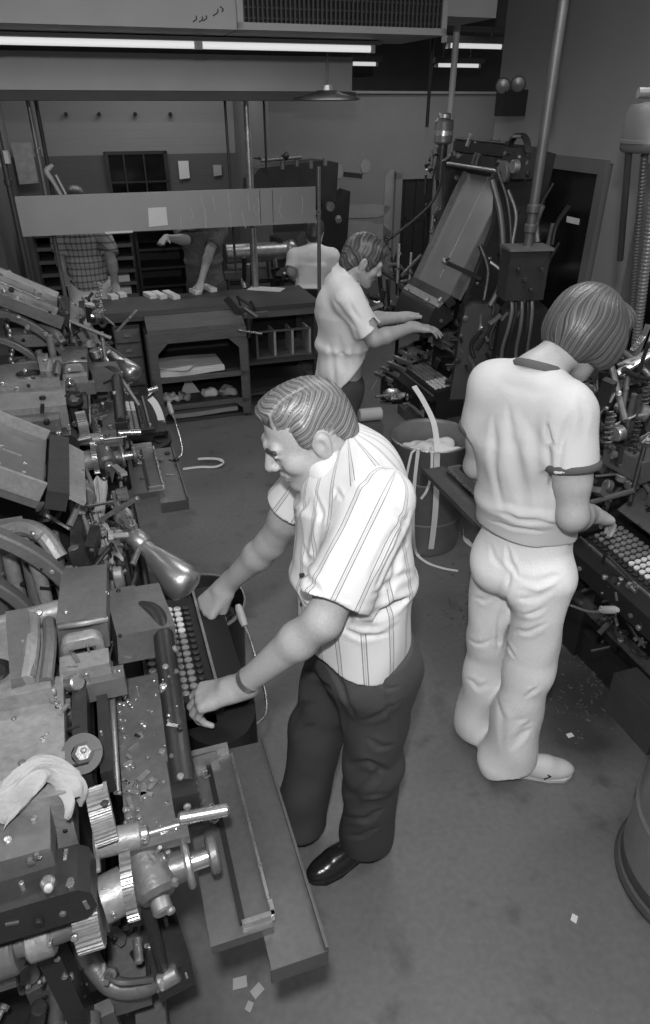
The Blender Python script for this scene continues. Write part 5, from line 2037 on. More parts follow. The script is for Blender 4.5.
    # near end: beam, shafts, gears
    pt('end_beam', 'iron_dark', lambda b: b.prism([(-.62, 0), (-.290, 0), (-.268, .025), (-.272, .065), (-.29, .082), (-.62, .082)], (0, -.800, 1.012), (1, 0, 0), (0, 0, 1), .085, .006))
    pt('beam_bolt', 'steel', lambda b: b.cyl((-.335, -.86, 1.09), (-.335, -.86, 1.105), .012, bev=.003))
    pt('shaft_sleeve', 'iron_light', lambda b: b.cyl((-.275, -.755, 1.015), (-.19, -.752, 1.005), .025, bev=.004))
    pt('pin_shaft', 'steel', lambda b: b.cyl((-.235, -.753, 1.012), (-.175, -.752, 1.005), .017, bev=.004))
    pt('pin_shaft', 'worn_steel', lambda b: b.cyl((-.175, -.75, 1.0), (-.085, -.748, 1.0), .006))
    pt('pin_handle', 'steel', lambda b: b.cyl((-.118, -.752, 1.022), (-.022, -.757, 1.015), .0125, bev=.004), label='bright steel pin handle')
    pt('pump_body', 'iron_grey', lambda b: b.cyl((-.195, -.745, .955), (-.175, -.835, .925), .040, seg=24, bev=.010))
    pt('pump_cap', 'worn_steel', lambda b: b.cyl((-.175, -.835, .925), (-.170, -.862, .918), .019, seg=18, bev=.004))
    pt('coupling', tone, lambda b: b.cyl((-.165, -.79, .93), (-.118, -.787, .93), .030, seg=20, bev=.004))
    pt('flange', 'worn_steel', lambda b: b.cyl((-.122, -.787, .93), (-.108, -.786, .93), .047, seg=28, bev=.004))
    pt('shaft_end', 'steel', lambda b: b.cyl((-.108, -.786, .93), (-.072, -.784, .93), .018, seg=18))
    pt('lock_nut', tone, lambda b: b.cyl((-.075, -.784, .93), (-.056, -.783, .93), .036, seg=22, bev=.004))
    pt('gear', 'iron_light', lambda b: b.gear((-.318, -.835, .945), (-.275, -.835, .945), .062, 34, .006))
    pt('gear', 'worn_steel', lambda b: b.gear((-.232, -.80, .945), (-.212, -.80, .945), .066, 36, .006))
    pt('gear_hub', 'iron_light', lambda b: b.cyl((-.275, -.82, .945), (-.232, -.81, .945), .042, seg=22))
    pt('upright_gear', 'iron_light', lambda b: b.gear((-.268, -.742, 1.075), (-.230, -.738, 1.075), .052, 36, .005))
    pt('cam_shaft', 'iron_grey', lambda b: b.cyl((-.75, -.84, .90), (-.318, -.835, .93), .026))
    for i, x in enumerate((-.36, -.42, -.50)):
        pt('shaft_collar', ('iron_light', 'iron_grey', 'iron_dark')[i], lambda b: b.cyl((x, -.838, .922 - i * .006), (x - .045, -.838, .918 - i * .006), .036 + .008 * i, seg=20, bev=.005))
    pt('pump_rod', 'iron_dark', lambda b: b.tube([(-.205, -.80, .90), (-.203, -.80, .80), (-.20, -.80, .62)], .013))
    pt('curved_lever', 'iron_grey', lambda b: b.tube([(-.37, -.60, .72), (-.36, -.70, .64), (-.315, -.775, .58), (-.24, -.805, .58), (-.19, -.80, .61)], [.026, .022, .020, .016], 14))
    pt('curved_lever', 'iron_dark', lambda b: b.tube([(-.42, -.72, .74), (-.34, -.74, .76), (-.25, -.72, .74), (-.18, -.70, .70)], [.02, .018, .018], 12))
    pt('rod_end', 'worn_steel', lambda b: b.cyl((-.215, -.815, .60), (-.17, -.81, .61), .02, bev=.004))
    pt('lever_arm', 'iron_dark', lambda b: b.bar((-.40, -.77, .86), (-.37, -.80, .35), .06, .04, (1, 0, 0), .01))
    pt('cover_plate', 'iron_grey', lambda b: b.box((-.45, -.78, .40), (.26, .03, .20), euler(.1, 0, .1), .008))
    for i in range(4):
        x, z = -.46 + .09 * i, .50 + .07 * (i % 2)
        pt('frame_block', 'iron_dark' if i % 2 else 'iron_grey', lambda b: b.box((x, -.66 - .03 * i, z), (.08, .12, .10), R.uniform(-.2, .2), .012))
    for i in range(14):
        x, y, z = R.uniform(-.55, -.2), R.uniform(-.84, -.68), R.uniform(.42, .86)
        ax = R.choice(((1, 0, 0), (0, 1, 0), (.3, 0, 1)))
        L = R.uniform(.03, .13)
        r = R.uniform(.008, .02)
        d = V(ax).normalized() * L
        pt(('stud', 'rod', 'bolt')[i % 3], R.choice(('iron_light', 'iron_grey', 'worn_steel', 'iron_dark')), lambda b: b.cyl(V((x, y, z)) - d / 2, V((x, y, z)) + d / 2, r, bev=.003))
    # galley
    if tray:
        gx = galley_dx
        pt('galley_shelf', 'galley_steel', lambda b: (b.box((.062 + gx, -.675, .765), (.112, .54, .008), euler(0, .03, 0), .002), b.box((.118 + gx, -.675, .771), (.006, .54, .022), bev=.002), b.box((.062 + gx, -.943, .745), (.115, .006, .048), bev=.002)), label='long sheet metal galley shelf')
        ga = pt('galley', 'galley_steel', lambda b: (b.box((-.035 + gx, -.655, .790), (.125, .45, .006), bev=.001), b.box((-.035 + gx, -.879, .782), (.125, .005, .026), bev=.001)))
        pt('galley_rail', 'steel', lambda b: b.bar((.030 + gx, -.45, .801), (.030 + gx, -.87, .801), .006, .012, (0, 0, 1), .002), ga)
        pt('galley_rail', 'iron_black', lambda b: b.box((-.030 + gx, -.66, .798), (.012, .40, .010), bev=.002), ga)
        pt('end_stop', 'worn_steel', lambda b: (b.box((.002 + gx, -.862, .800), (.066, .010, .018), bev=.002), b.box((.032 + gx, -.85, .800), (.008, .03, .018), bev=.002)), ga)
        for i in range(7):
            x, y = -.055 + gx + R.uniform(-.022, .026), -.49 - i * .022 + R.uniform(-.01, .01)
            pt('metal_curl', 'steel', lambda b: b.tube([(x + .011 * math.cos(q), y + .011 * math.sin(q), .7985 + .0012 * q) for q in [k * .7 for k in range(9)]], .0022, 6, 2), ga)
        pt('slug_block', 'worn_steel', lambda b: b.box((-.035 + gx, -.452, .803), (.06, .025, .02), .05, .003), ga)
        pt('galley_post', 'iron_dark', lambda b: (b.box((-.10 + gx * .5, -.45, .70), (.03, .03, .17), bev=.004), b.box((-.12 + gx * .5, -.45, .62), (.30 + abs(gx), .03, .03), bev=.004)))
        pt('galley_corner', 'worn_steel', lambda b: (b.box((-.05 + gx, -.428, .80), (.15, .016, .03), bev=.004)))
    # lamp
    if lamp:
        a, c_ = V((-.100, .135, 1.09)), V((.012, -.005, .995))
        ax = (c_ - a)
        L = ax.length
        pt('lamp_shade', 'chrome', lambda b: b.lathe([(.001, .0), (.020, .0), (.024, .02), (.024, L * .18), (.034, L * .32), (.046, L * .55), (.056, L * .80), (.053, L * .94), (.036, L * 1.0), (.001, L * 1.01)], a, ax, 28), smooth=1.2, label='bright metal lamp shade')
        pt('lamp_socket', 'worn_steel', lambda b: b.lathe([(.001, -.07), (.018, -.068), (.022, -.04), (.030, -.03), (.030, .01), (.02, .02), (.001, .02)], a, ax, 20), smooth=1.0)
        pt('lamp_arm', 'iron_dark', lambda b: b.tube([a - ax.normalized() * .07, a + V((-.10, .10, .02)), a + V((-.16, .12, -.1)), (-.30, .22, .85)], .009))
        pt('lamp_joint', 'steel', lambda b: b.sph(a - ax.normalized() * .075, .020, 14))
    # assembler front
    pt('assembler_plate', 'iron_dark', lambda b: b.box((-.24, .09, 1.02), (.03, .36, .40), euler(0, -.1, 0), .008))
    pt('assembler_rail', 'worn_steel', lambda b: b.cyl((-.20, -.10, 1.02), (-.20, .30, 1.03), .009))
    pt('assembler_rail', 'steel', lambda b: b.cyl((-.19, -.06, .94), (-.19, .12, .95), .012))
    pt('assembler_block', 'iron_grey', lambda b: b.box((-.17, -.07, 1.0), (.07, .12, .10), bev=.015))
    pt('assembler_wheel', 'iron_light', lambda b: b.cyl((-.20, .16, .98), (-.165, .16, .98), .045, seg=24, bev=.005))
    pt('side_frame', 'iron_dark', lambda b: b.prism([(-.60, .2), (-.26, .2), (-.22, .75), (-.24, 1.28), (-.36, 1.38), (-.60, 1.2)], (0, .42, 0), (1, 0, 0), (0, 0, 1), .03, .006))
    if not housing:
        pt('drive_rod', 'iron_dark', lambda b: b.cyl((-.13, .37, .55), (-.15, .62, 1.0), .016))
    if not housing:
        pt('drive_rod', 'iron_black', lambda b: b.cyl((-.10, .40, .50), (-.115, .66, .95), .016))
    rods = []
    for i in range(34):
        x, y, z = R.uniform(-.36, -.12), R.uniform(-.12, .46), R.uniform(.86, 1.30)
        kind = R.choice(('rod', 'bolt', 'bracket', 'collar', 'lever', 'spring_tube'))
        m_ = R.choice(('iron_dark', 'iron_grey', 'iron_grey', 'worn_steel', 'steel', 'iron_light', 'iron_dark'))
        d = V((R.uniform(-.3, .3), R.uniform(-1, 1), R.uniform(-1, 1))).normalized()
        if kind == 'rod':
            pt('rod', m_, lambda b: b.cyl(V((x, y, z)) - d * .07, V((x, y, z)) + d * .07, .006))
        elif kind == 'bolt':
            pt('bolt', m_, lambda b: b.lathe([(.001, 0), (.016, 0), (.016, .012), (.008, .014), (.008, .05), (.001, .05)], (x, y, z), (.8, R.uniform(-.4, .4), R.uniform(-.2, .8)), 8))
        elif kind == 'bracket':
            pt('bracket', m_, lambda b: b.box((x, y, z), (R.uniform(.02, .05), R.uniform(.03, .09), R.uniform(.03, .10)), euler(R.uniform(-.4, .4), R.uniform(-.4, .4), R.uniform(-.3, .3)), .006))
        elif kind == 'collar':
            pt('collar', m_, lambda b: b.cyl((x, y - .015, z), (x, y + .02, z), R.uniform(.02, .034), seg=18, bev=.004))
        elif kind == 'lever':
            pt('lever', m_, lambda b: b.tube([(x, y - .05, z - .03), (x + .03, y, z + .01), (x + .02, y + .06, z + .05)], [.010, .006], 8))
        else:
            pt('linkage', m_, lambda b: b.bar(V((x, y, z)) - d * .06, V((x, y, z)) + d * .06, .018, .010))
    for i in range(14):
        y = -.30 + i * .055
        z = R.uniform(.52, .66)
        pt('under_rod', R.choice(('iron_dark', 'iron_grey', 'worn_steel')), lambda b: b.cyl((-.16, y, z), (-.10 + R.uniform(-.03, .02), y, z), R.uniform(.008, .018), bev=.002))
    # magazine with its frame
    x0, z0, y0, y1, sl, L = mag
    ux = V((-1, 0, sl)).normalized()
    un = V((sl, 0, 1)).normalized()
    o = V((x0, 0, z0))

    def slab(b):
        a = o
        e = o + ux * L
        ring = []
        for p in (a, e):
            ring.append([V((p.x, y0, p.z)), V((p.x, y1, p.z)), V((p.x, y1, p.z)) - un * .045, V((p.x, y0, p.z)) - un * .045])
        b.ring_loft(ring)
    mg = pt('magazine', 'mag_plate' if tall else 'galley_steel', slab, label='flat sloping magazine')
    for y in (y0, y1):
        pt('magazine_rail', 'worn_steel' if not tall else 'iron_grey', lambda b: b.bar(o + V((0, y, .004)), o + ux * L + V((0, y, .004)), .012, .05, un, .003), mg)
    pt('magazine_seam', 'worn_steel', lambda b: b.bar(o + V((0, (y0 + y1) / 2, 0)) + un * .001 + ux * .06, o + ux * L + V((0, (y0 + y1) / 2, 0)) + un * .001, .003, .003, un, 0), mg)
    if not tall:
        for i in range(6):
            p = o + ux * (.05 + .06 * (i // 2)) + V((0, (y0 + y1) / 2 - .09 + .05 * (i % 3), 0))
            pt('rivet', 'steel', lambda b: b.cyl(p, p + un * .004, .005, seg=8), mg)
    pt('magazine_front', 'iron_dark', lambda b: b.box(o + V((.026, (y0 + y1) / 2, -.02)), (.05, (y1 - y0) + .02, .05), euler(0, math.atan(sl) * .6, 0), .006))
    pt('front_plate', 'iron_light', lambda b: b.box(o + V((.070, (y0 + y1) / 2 + .0, -.035)), (.045, (y1 - y0) * .95, .012), euler(0, .7, 0), .004))
    if arches:
        for k, (rr, dz, ww) in enumerate(((.42, 0.0, .035), (.30, 0.0, .03))):
            for yy in ((y0 - .10, y1 + .04) if k == 0 else (y0 - .10,)):
                pt('support_arch', tone, lambda b: b.arc((-.66, yy, 1.02), (1, 0, 0), (0, 0, 1), rr - ww, rr, .08, 1.9, -.04, 22, .005))
        if side_bar:
            pt('magazine_side', tone, lambda b: b.bar((x0 + .02, y0 - .06, z0 - .03), o + ux * L * 1.2 + V((0, y0 - .06, -.03)), .03, .05, un, .006))
        pt('arch_foot', tone, lambda b: b.box((-.27, y0 - .08, 1.05), (.08, .10, .12), bev=.02))
    if cover:
        def cov(b):
            rings = []
            for i in range(12):
                a = i / 11 * 1.45
                x = x0 + .04 + .13 * math.sin(a) - .02
                z = z0 - .10 + .06 * math.cos(a) - .16 * max(0, a - .7)
                rings.append((x, z))
            poly = rings + [(rings[-1][0] - .03, rings[-1][1]), (x0 - .02, z0 - .12)]
            b.prism(poly, (0, y1 - .02, 0), (1, 0, 0), (0, 0, 1), (y1 - y0) - .04, .004)
        pt('channel_cover', 'iron_dark', cov, smooth=1.0, label='curved dark metal cover below the magazine')
    if housing:
        pt('front_housing', 'iron_dark', lambda b: b.box((-.31, -.36, 1.12), (.22, .42, .50), bev=.02))
        pt('housing_panel', 'iron_dark', lambda b: b.box((-.26, .10, 1.22), (.16, .40, .34), euler(0, -.15, 0), .015))
        pt('name_plate', 'iron_grey', lambda b: b.box((-.195, .02, 1.24), (.006, .10, .16), euler(0, -.15, 0), .002))
        pt('copy_board', 'iron_grey', lambda b: b.box((-.185, -.06, .92), (.17, .34, .012), euler(0, .62, 0), .003), label='tilted grey sheet metal copy board')
        for i in range(12):
            y = -.55 + i * .045
            pt('housing_rib', R.choice(('iron_dark', 'iron_grey', 'iron_black')), lambda b: b.box((-.19, y, 1.0 + R.uniform(-.04, .2)), (.03, .022, R.uniform(.1, .3)), bev=.005))
        for i in range(8):
            y = R.uniform(-.55, .2)
            z = R.uniform(.92, 1.35)
            pt('housing_knob', R.choice(('steel', 'worn_steel', 'iron_grey')), lambda b: b.lathe([(.001, 0), (.018, 0), (.018, .02), (.010, .028), (.001, .03)], (-.18, y, z), (1, 0, .2), 14))
        pt('housing_hose', 'iron_grey', lambda b: b.tube([(-.22, -.52, 1.36), (-.15, -.42, 1.42), (-.14, -.25, 1.38), (-.18, -.12, 1.26)], .010))
        pt('housing_bar', 'worn_steel', lambda b: b.tube([(-.17, -.50, 1.02), (-.15, -.3, 1.05), (-.15, -.12, .99)], .010))
    # raised distributor frame
    e = o + ux * L
    if tall:
        zt = e.z + .06
        for y in (y0 - .05, y1 + .05):
            pt('upper_frame', 'iron_dark', lambda b: b.prism([(x0 - .10, 1.05), (x0 - .02, 1.20), (e.x + .10, zt - .25), (e.x + .12, zt), (e.x - .02, zt + .10), (e.x - .20, zt + .06), (e.x - .16, zt - .3), (x0 - .34, 1.1)], (0, y, 0), (1, 0, 0), (0, 0, 1), .035, .006))
        pt('distributor_beam', 'iron_black', lambda b: b.box((e.x + .02, (y0 + y1) / 2, zt + .075), (.12, (y1 - y0) + .08, .05), bev=.008))
        pt('distributor_bar', 'iron_dark', lambda b: b.box((e.x + .06, (y0 + y1) / 2, zt + .01), (.10, (y1 - y0), .07), bev=.008))
        for i, z in enumerate((zt - .01, zt + .03, zt + .11)):
            pt('distributor_screw', ('worn_steel', 'iron_grey', 'iron_dark')[i], lambda b: b.cyl((e.x + .115 - .02 * i, y0 - .02, z), (e.x + .115 - .02 * i, y1 + .03, z), .009))
        pt('distributor_box', 'iron_dark', lambda b: b.box((e.x + .03, y1 + .12, zt + .03), (.16, .12, .13), bev=.012))
        pt('pulley', 'iron_grey', lambda b: b.cyl((e.x + .13, y1 + .10, zt - .01), (e.x + .10, y1 + .10, zt - .01), .050, seg=24, bev=.004))
        pt('pulley', 'worn_steel', lambda b: b.cyl((e.x + .13, y1 + .19, zt + .02), (e.x + .10, y1 + .19, zt + .02), .030, seg=20, bev=.004))
        pt('belt_guard', 'iron_dark', lambda b: b.arc((e.x + .05, y1 + .12, zt + .06), (0, 1, 0), (0, 0, 1), .085, .097, .2, 2.9, .03, 16, .002))
        pt('motor', 'iron_grey', lambda b: b.cyl((e.x, y0 - .33, zt + .07), (e.x, y0 - .33, zt + .20), .055, seg=24, bev=.012))
        pt('motor_cap', 'worn_steel', lambda b: b.cyl((e.x, y0 - .33, zt + .20), (e.x, y0 - .33, zt + .23), .035, seg=18, bev=.006))
        pt('motor_band', 'steel', lambda b: b.cyl((e.x, y0 - .33, zt + .115), (e.x, y0 - .33, zt + .14), .057, seg=24))
        pt('motor_foot', 'iron_dark', lambda b: b.cyl((e.x, y0 - .33, zt - .12), (e.x, y0 - .33, zt + .07), .030, seg=16))
        pt('cable', 'rubber', lambda b: b.tube([(e.x + .02, y0 - .22, zt - .02), (e.x + .10, y0 - .24, zt - .25), (x0 + .16, y0 - .26, zt - .48), (x0 + .22, y0 - .34, 1.38), (x0 + .14, y0 - .44, 1.28)], .008))
        for i in range(26):
            f = R.random()
            p = V((x0 + (e.x - x0) * f - R.uniform(.0, .25), R.choice((y0 - R.uniform(.04, .14), y1 + R.uniform(.06, .24), y1 + R.uniform(.06, .24))), .95 + (zt - 1.25) * f))
            d = V((R.uniform(-.4, .1), R.uniform(-.15, .15), 1)).normalized()
            L2 = R.uniform(.08, .28)
            pt(R.choice(('rod', 'hose', 'strut')), R.choice(('iron_dark', 'iron_black', 'iron_grey', 'pipe_dark')), lambda b: b.tube([p, p + d * L2 * .5 + V((R.uniform(-.03, .03), R.uniform(-.03, .03), 0)), p + d * L2], R.uniform(.007, .015), 8))
    return t


M['guard'] = mat('guard', .055, .6, .2, var=.2, scale=5)
O1 = V((-.40, 1.57, 0))
O2 = V((-.979, 3.35, 0))
O3 = V((1.07, 1.97, 0))
O4 = V((.56, 3.90, 0))
linotype('typesetting_machine', 'big cast iron typesetting machine whose keyboard the striped-shirt man works', O1, TURN, 11, mag=(-.305, 1.39, -.05, .27, .65, .62), arches=True, side_bar=False)
linotype('typesetting_machine', 'unattended typesetting machine in front of the composing bench, with an empty galley shelf', O2, TURN, 23, mag=(-.30, 1.36, -.08, .24, .55, 1.1), arches=True)
linotype('typesetting_machine', 'typesetting machine at which the young man in the ringer shirt stands', O3, TURN + PI, 37, mag=(-.34, 1.42, -.25, .2, .8, .7), galley_dx=.24, lamp=False, housing=True, split=7)
linotype('typesetting_machine', 'tall typesetting machine with a pale sloping magazine, by the man reaching in', O4, TURN + PI, 51, mag=(-.08, 1.30, -.29, .19, 2.1, .62), cover=True, tall=True, lamp=False, tray=False)



def clutter(root, n, seed, zone, depth, mats, size=1.0, upright=.3):
    """small working parts packed into a stretch of a machine; zone in the photograph, at the given distance"""
    R = random.Random(seed)
    for i in range(n):
        px, py = R.uniform(zone[0], zone[2]), R.uniform(zone[1], zone[3])
        p = at(px, py, y=R.uniform(*depth))
        if R.random() < upright:
            d = V((R.uniform(-.25, .25), R.uniform(-.3, .3), 1)).normalized()
        else:
            d = V((R.uniform(-1, 1), R.uniform(-.6, .6), R.uniform(-.7, .7))).normalized()
        k = R.choice(('rod', 'rod', 'bolt', 'bracket', 'lever', 'collar', 'linkage', 'spring'))
        m_ = R.choice(mats)
        s = size * R.uniform(.6, 1.3)
        b = MB()
        if k == 'rod':
            b.cyl(p - d * .09 * s, p + d * .09 * s, .008 * s, seg=10, bev=.001)
        elif k == 'bolt':
            b.lathe([(.001, 0), (.018 * s, 0), (.018 * s, .014 * s), (.009 * s, .016 * s), (.009 * s, .05 * s), (.001, .05 * s)], p, (R.uniform(-1, 1), -1, R.uniform(-.3, 1)), 8)
        elif k == 'bracket':
            h = d * .04 * s
            b.bar(p - h, p + h, .035 * s, .02 * s, (R.random(), R.random(), .5), .004)
        elif k == 'lever':
            q = V((R.uniform(-.03, .03), R.uniform(-.03, .03), R.uniform(-.03, .03)))
            b.tube([p - d * .08 * s, p + q, p + d * .08 * s], [.011 * s, .008 * s, .006 * s], 8)
        elif k == 'collar':
            b.cyl(p - d * .016 * s, p + d * .016 * s, .028 * s, seg=18, bev=.004)
        elif k == 'linkage':
            b.bar(p - d * .075 * s, p + d * .075 * s, .022 * s, .008 * s, (R.random(), R.random(), .3), .003)
        else:
            x, y, z = basis(d)
            b.tube([p + z * (.10 * s * t / 40) + (x * math.cos(t * 1.1) + y * math.sin(t * 1.1)) * .012 * s for t in range(41)], .003 * s, 5, 1)
        b.build(k, m_, root, True)


def machine_at(o):
    return [q for q in scn.objects if q.name.startswith('typesetting_machine') and (q.location - o).length < .01][0]


MIX = ('iron_dark', 'iron_dark', 'iron_grey', 'iron_grey', 'worn_steel', 'iron_light')
DRK = ('iron_dark', 'iron_dark', 'iron_black', 'iron_grey', 'iron_grey', 'worn_steel')
m1, m2, m3, m4 = machine_at(O1), machine_at(O2), machine_at(O3), machine_at(O4)
clutter(m1, 34, 5, (62, 500, 122, 600), (1.55, 1.8), MIX + ('iron_light', 'steel'), .8)
clutter(m1, 24, 6, (0, 905, 150, 1010), (.72, .85), MIX, .7)
clutter(m1, 16, 16, (60, 640, 112, 700), (1.16, 1.3), MIX + ('steel',), .5)
clutter(m2, 55, 7, (62, 305, 128, 440), (3.2, 3.55), MIX + ('iron_light', 'steel'), 1.0, .5)
clutter(m2, 14, 17, (90, 430, 140, 500), (2.8, 3.0), MIX + ('steel',), .8)
clutter(m3, 60, 8, (588, 345, 650, 500), (2.1, 2.35), DRK, 1.0, .5)
clutter(m3, 20, 18, (600, 560, 650, 650), (1.75, 1.95), DRK + ('steel',), .7)
clutter(m4, 50, 9, (372, 250, 415, 325), (4.25, 4.6), DRK, 1.1, .5)
clutter(m4, 45, 10, (474, 225, 512, 310), (3.9, 4.2), DRK, 1.2, .7)
clutter(m4, 22, 19, (488, 150, 522, 235), (4.3, 4.6), DRK, 1.1, .8)
clutter(m4, 22, 20, (425, 150, 445, 235), (4.65, 4.85), DRK, 1.0, .7)
clutter(m4, 26, 21, (375, 335, 460, 405), (3.66, 3.9), DRK + ('steel',), .8, .2)


def extras():
    # type lines, bars and bright oil pans in front of the tall machine
    for i in range(6):
        b = MB()
        c_ = at(392 + 6.5 * i, 381 - 5.5 * i, y=3.70 + .03 * i)
        b.bar(c_, c_ + V((-.09, .10, .012)), .020, .018, (0, 0, 1), .003)
        b.build('type_line', 'worn_steel', m4, True)
    b = MB()
    b.bar(at(428, 332, y=4.0), at(467, 353, y=3.82), .022, .016)
    b.build('guide_bar', 'worn_steel', m4, True)
    b = MB()
    b.bar(at(467, 353, y=3.82), at(436, 402, y=3.74), .020, .016)
    b.build('guide_bar', 'iron_grey', m4, True)
    for px, py, r in ((392, 398, .055), (424, 403, .06)):
        c_ = at(px, py, y=3.74)
        b = MB()
        b.lathe([(.001, 0), (r * .7, .004), (r, .025), (r * 1.05, .028), (r * .95, .022), (r * .6, .009), (.001, .008)], c_, (0, -.25, 1), 28, caps=False)
        b.build('oil_pan', 'steel', m4, True, 1.0)
    for pl, rr, mm in ((((492, 180), (500, 212), (503, 250), (500, 285), (490, 306)), .015, 'conduit'), (((498, 172), (508, 205), (511, 250), (508, 300)), .011, 'iron_dark'), (((480, 245), (488, 270), (484, 300)), .012, 'iron_dark'), (((508, 190), (516, 215), (512, 245)), .009, 'iron_grey'), (((490, 262), (505, 272), (512, 268)), .010, 'pipe')):
        b = MB()
        b.tube([at(x, y, y=3.70 - .03 * k) for k, (x, y) in enumerate(pl)], rr, 10)
        b.build('bent_tube', mm, m4, True)
    b = MB()
    b.bar(at(443, 261, y=3.72), at(482, 279, y=3.62), .022, .018)
    arm = b.build('swing_arm', 'iron_black', m4, True)
    b = MB()
    b.sph(at(445, 261, y=3.70), .018, 14)
    b.build('arm_knob', 'worn_steel', arm, True)
    # motor and chain on the second machine
    c_ = at(27, 372, y=3.32)
    b = MB()
    b.box(c_, (.11, .11, .13), TURN, .025)
    mo = b.build('motor', 'iron_grey', m2, True)
    b = MB()
    b.lathe([(.001, 0), (.045, 0), (.045, .012), (.02, .018), (.016, .03), (.001, .03)], at(26, 368, y=3.262), (-.05, -1, .25), 24)
    b.build('motor_cap', 'iron_light', mo, True)
    b = MB()
    b.cyl(at(29, 385, y=3.3), at(30, 402, y=3.28), .03, bev=.004)
    b.build('motor_shaft', 'steel', mo, True)
    a, e = at(4, 292, y=3.1), at(18, 410, y=3.05)
    for i in range(26):
        q = a.lerp(e, i / 25) + V((.006 * math.sin(i * 1.7), 0, 0))
        b = MB()
        b.sph(q, (.011, .008, .016), 10)
        b.build('chain_link', 'worn_steel', m2, True)
    # bright pins sticking out of the second machine
    for (ax_, ay_), (bx, by), y, rr in (((92, 383), (106, 380), 3.2, .012), ((147, 391), (158, 388), 3.2, .012), ((100, 423), (129, 417), 3.05, .014), ((96, 452), (124, 448), 2.95, .013), ((148, 396), (156, 388), 3.2, .006)):
        b = MB()
        b.cyl(at(ax_, ay_, y=y), at(bx, by, y=y + .03), rr, bev=.003)
        b.build('pin', 'steel', m2, True)


extras()
M4 = m4
b = MB()
G0 = at(484, 360, y=3.62)
poly = []
for px, py in ((448, 420), (456, 375), (461, 338), (467, 312), (474, 306), (500, 306), (507, 314), (511, 340), (512, 380), (510, 430)):
    q = at(px, py, y=3.62)
    poly.append((q.x, q.z))
poly = [(poly[0][0] - .03, .02)] + poly + [(poly[-1][0] + .02, .02)]
b.prism(poly, (0, 3.74, 0), (1, 0, 0), (0, 0, 1), .07, .02)
o = b.build('side_guard', 'guard', M4, True)
o['label'] = 'tall dark round-topped side guard'
